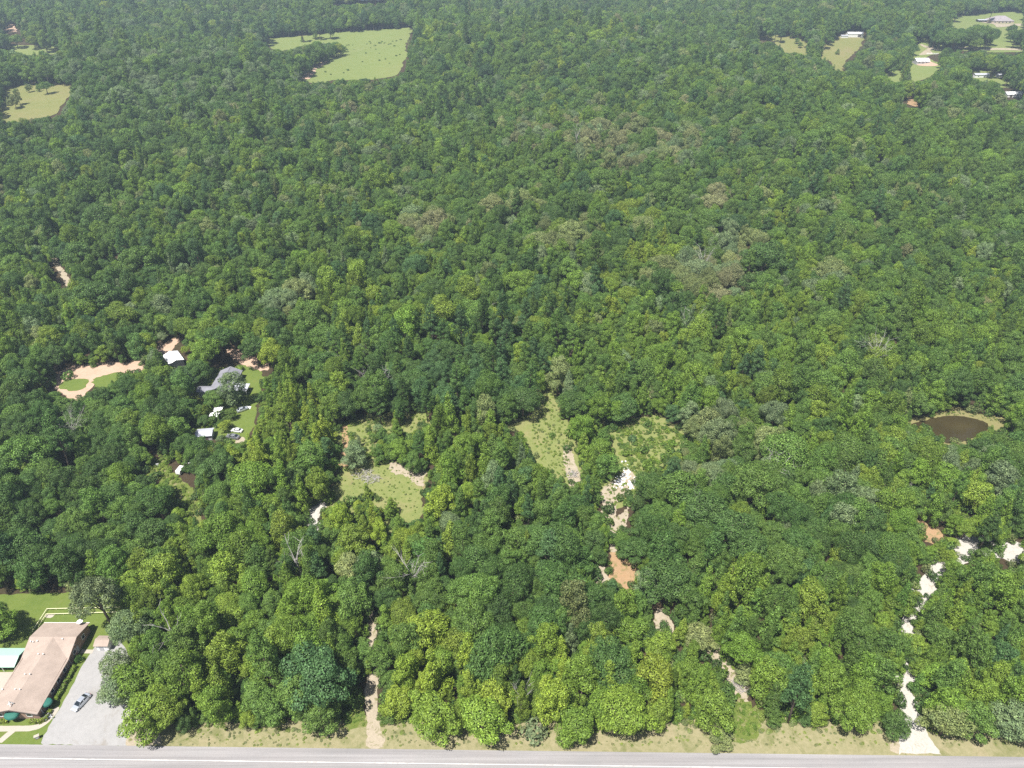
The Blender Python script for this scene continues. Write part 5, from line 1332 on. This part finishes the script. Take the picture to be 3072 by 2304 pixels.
# ------------------------------------------------------------------ dead trees, brush and rubble
def dead_tree(x, y, H, seed, label, lean=(0, 0), n=6, spread=.7, twig=3, thick=.22, base=0.0):
    r = np.random.default_rng(seed)
    e = empty('dead_tree', (x, y, float(terr(x, y)) + base), 0, label, 'dead tree', 'bleached dead trees')
    top = Vector((lean[0] * H, lean[1] * H, H * .62))
    MB().tube([(0, 0, 0), (top.x * .4 + .1, top.y * .4, H * .3), top], [thick, thick * .85, thick * .6], 7).build('trunk', 'dead_wood', e)
    for k in range(n):
        a = k * 2.399 + r.uniform(-.4, .4)
        t = r.uniform(.7, 1.0)
        p0 = Vector((top.x * t, top.y * t, top.z * t))
        L = H * r.uniform(.32, .55)
        d = Vector((math.cos(a) * spread * .75, math.sin(a) * spread * .75, r.uniform(.55, 1.3))).normalized()
        thick_ = thick * r.uniform(.55, 1.0)
        m_ = MB(); p = [p0]
        for i in range(3):
            d = (d + Vector(r.normal(0, .16, 3)) + Vector((0, 0, .05))).normalized()
            p.append(p[-1] + d * L / 3)
        m_.tube(p, [thick_ * .5, thick_ * .4, thick_ * .26, thick_ * .08], 6)
        for i in range(twig):
            q = p[1 + i % 2] + (p[2 + i % 2] - p[1 + i % 2]) * r.random()
            dd = (d + Vector(r.normal(0, .6, 3))).normalized()
            l2 = L * r.uniform(.3, .5)
            m_.tube([q, q + dd * l2 * .5 + Vector(r.normal(0, .08, 3)), q + dd * l2 + Vector((0, 0, .1))], [thick_ * .24, thick_ * .16, thick_ * .05], 5)
        m_.build('branch', 'dead_wood', e)
def foot_of(px, py, h):                                        # ground point under a spot seen h metres up
    x, y, _ = at(px, py, h); return x, y
for px, py, h, H, sd, lab, lean, n, spr, tw, th in (
        (900, 1680, 8, 15, 1, 'big bleached dead tree with bare forking limbs in the western woods', (-.1, .05), 7, .8, 3, .34),
        (525, 1890, 8, 14, 2, 'bare grey dead tree leaning by the woods above the brick building lot', (-.15, .1), 6, .9, 2, .3),
        (1240, 1690, 9, 13, 3, 'twiggy pale dead tree in the woods below the western clearing', (-.05, 0), 9, .9, 6, .2),
        (1565, 2090, 6, 11, 4, 'slender white dead tree behind the roadside row in the centre', (-.05, .1), 6, .5, 3, .18),
        (1620, 2185, 1.5, 4.5, 5, 'short forked snag at the roadside foot of the trees', (0, 0), 4, .6, 2, .12),
        (1130, 1130, 10, 15, 6, 'pale leafless crown in the dark trees north of the western clearing', (0, 0), 12, 1.0, 7, .2),
        (2080, 950, 10, 15, 7, 'grey leafless crown above the big olive oaks', (0, 0), 11, 1.0, 6, .2),
        (2330, 1375, 9, 13, 8, 'dark grey snag among the woods west of the pond', (.1, 0), 8, 1.1, 4, .22),
        (2645, 1030, 11, 16, 9, 'fan shaped grey dead tree in the eastern woods', (0, .05), 13, .9, 6, .22),
        (2095, 1500, 9, 13, 10, 'thin white dead limb rising among the dark oaks right of the rubble pile', (.05, .05), 4, .6, 2, .18),
        (1425, 910, 10, 14, 11, 'fallen white forked limbs in the mid woods', (.25, .05), 5, 1.2, 2, .25),
        (1730, 405, 10, 19, 12, 'tall grey snag standing above the olive oaks far off', (0, 0), 7, .5, 3, .3),
        (210, 1268, 8, 14, 13, 'hazy grey leafless crown in the western woods', (0, 0), 14, 1.0, 7, .14),
        (2115, 760, 10, 15, 14, 'small silvery dead crown right of the brown oaks', (0, 0), 9, .9, 5, .18),
        (2705, 1480, 4, 8, 15, 'thin grey leaning snag above the orange dirt patch', (.2, 0), 5, .6, 3, .16)):
    x, y = foot_of(px, py, h * (1.45 if H > 10 else 1))
    dead_tree(x, y, H * (1.15 if H > 10 else 1), sd, lab, lean, n, spr, tw, th)
for k, (px, py, ln) in enumerate(((330, 196, 18), (295, 240, 16), (258, 235, 15), (385, 175, 16), (415, 70, 18), (500, 62, 17), (545, 62, 16), (570, 68, 15))):
    x, y, _ = at(px, py)
    dead_tree(x, y, ln, 40 + k, ['first', 'second', 'third', 'fourth', 'fifth', 'sixth', 'seventh', 'eighth'][k] + ' pale snag in the far left woods, counted from the nearer ones', (0, 0), 9, .7, 4, .3)
def brush(px, py, R, label, seed, mat='dead_wood', n=60):
    r = np.random.default_rng(seed); x, y, _ = at(px, py); m_ = MB()
    for k in range(n):
        a, q = r.uniform(0, 6.28), R * math.sqrt(r.random())
        p = Vector((q * math.cos(a), q * math.sin(a) * .7, r.uniform(.05, .7)))
        d = Vector((r.normal(), r.normal(), r.normal() * .25)).normalized() * r.uniform(.6, 1.6)
        m_.tube([p - d, p + Vector(r.normal(0, .1, 3)), p + d], [.03, .07, .02], 4)
    o = m_.build('brush_pile', mat); o.location = (x, y, .02)
    tag(o, label, 'brush pile', 'brush piles in the clearings', None)
brush(1090, 1425, 3.6, 'grey brush pile on the near side of the western clearing', 71)
brush(1115, 1440, 3.0, 'second grey brush heap right of the first in the western clearing', 72, n=46)
brush(1720, 1425, 2.2, 'grey brush by the sandy track in the eastern clearing', 73, n=36)
brush(1060, 2015, 2.0, 'pale brush heap on the sandy track between the roadside trees', 74, n=30)
brush(2215, 2060, 2.2, 'pale brush heap in the grassy roadside gap', 75, n=34)
r = np.random.default_rng(9); m_ = MB()
for k in range(170):
    px = [1855, 1868, 1885, 1892][k % 4] + r.normal(0, 7); py = [1450, 1432, 1412, 1455][k % 4] + r.normal(0, 9)
    x, y, _ = at(px, py); s_ = r.uniform(.12, .55)
    m_.box((x, y, s_ * .35), (s_ * r.uniform(.7, 1.6), s_, s_ * .7), Matrix.Rotation(r.uniform(0, 6.28), 3, 'Z') @ Matrix.Rotation(r.uniform(-.5, .5), 3, 'X'))
tag(m_.build('rubble', 'rubble_white'), 'heap of white broken rubble by the track of the eastern clearing', None, None, 'stuff')
# ------------------------------------------------------------------ air
hz = MB().box((0, 1000, 89), (24600, 26600, 180))
ho = hz.build('haze', 'bark')
ho.data.materials.clear()
hm = bpy.data.materials.new('haze_air'); hm.use_nodes = True
hm.node_tree.nodes.clear()
pv = hm.node_tree.nodes.new('ShaderNodeVolumePrincipled')
pv.inputs['Color'].default_value = (0.68, 0.84, 1.0, 1)
pv.inputs['Density'].default_value = 0.00021
pv.inputs['Anisotropy'].default_value = 0.2
oo = hm.node_tree.nodes.new('ShaderNodeOutputMaterial')
hm.node_tree.links.new(pv.outputs[0], oo.inputs['Volume'])
ho.data.materials.append(hm)
tag(ho, 'thin pale blue haze over the far woods', None, None, 'stuff')
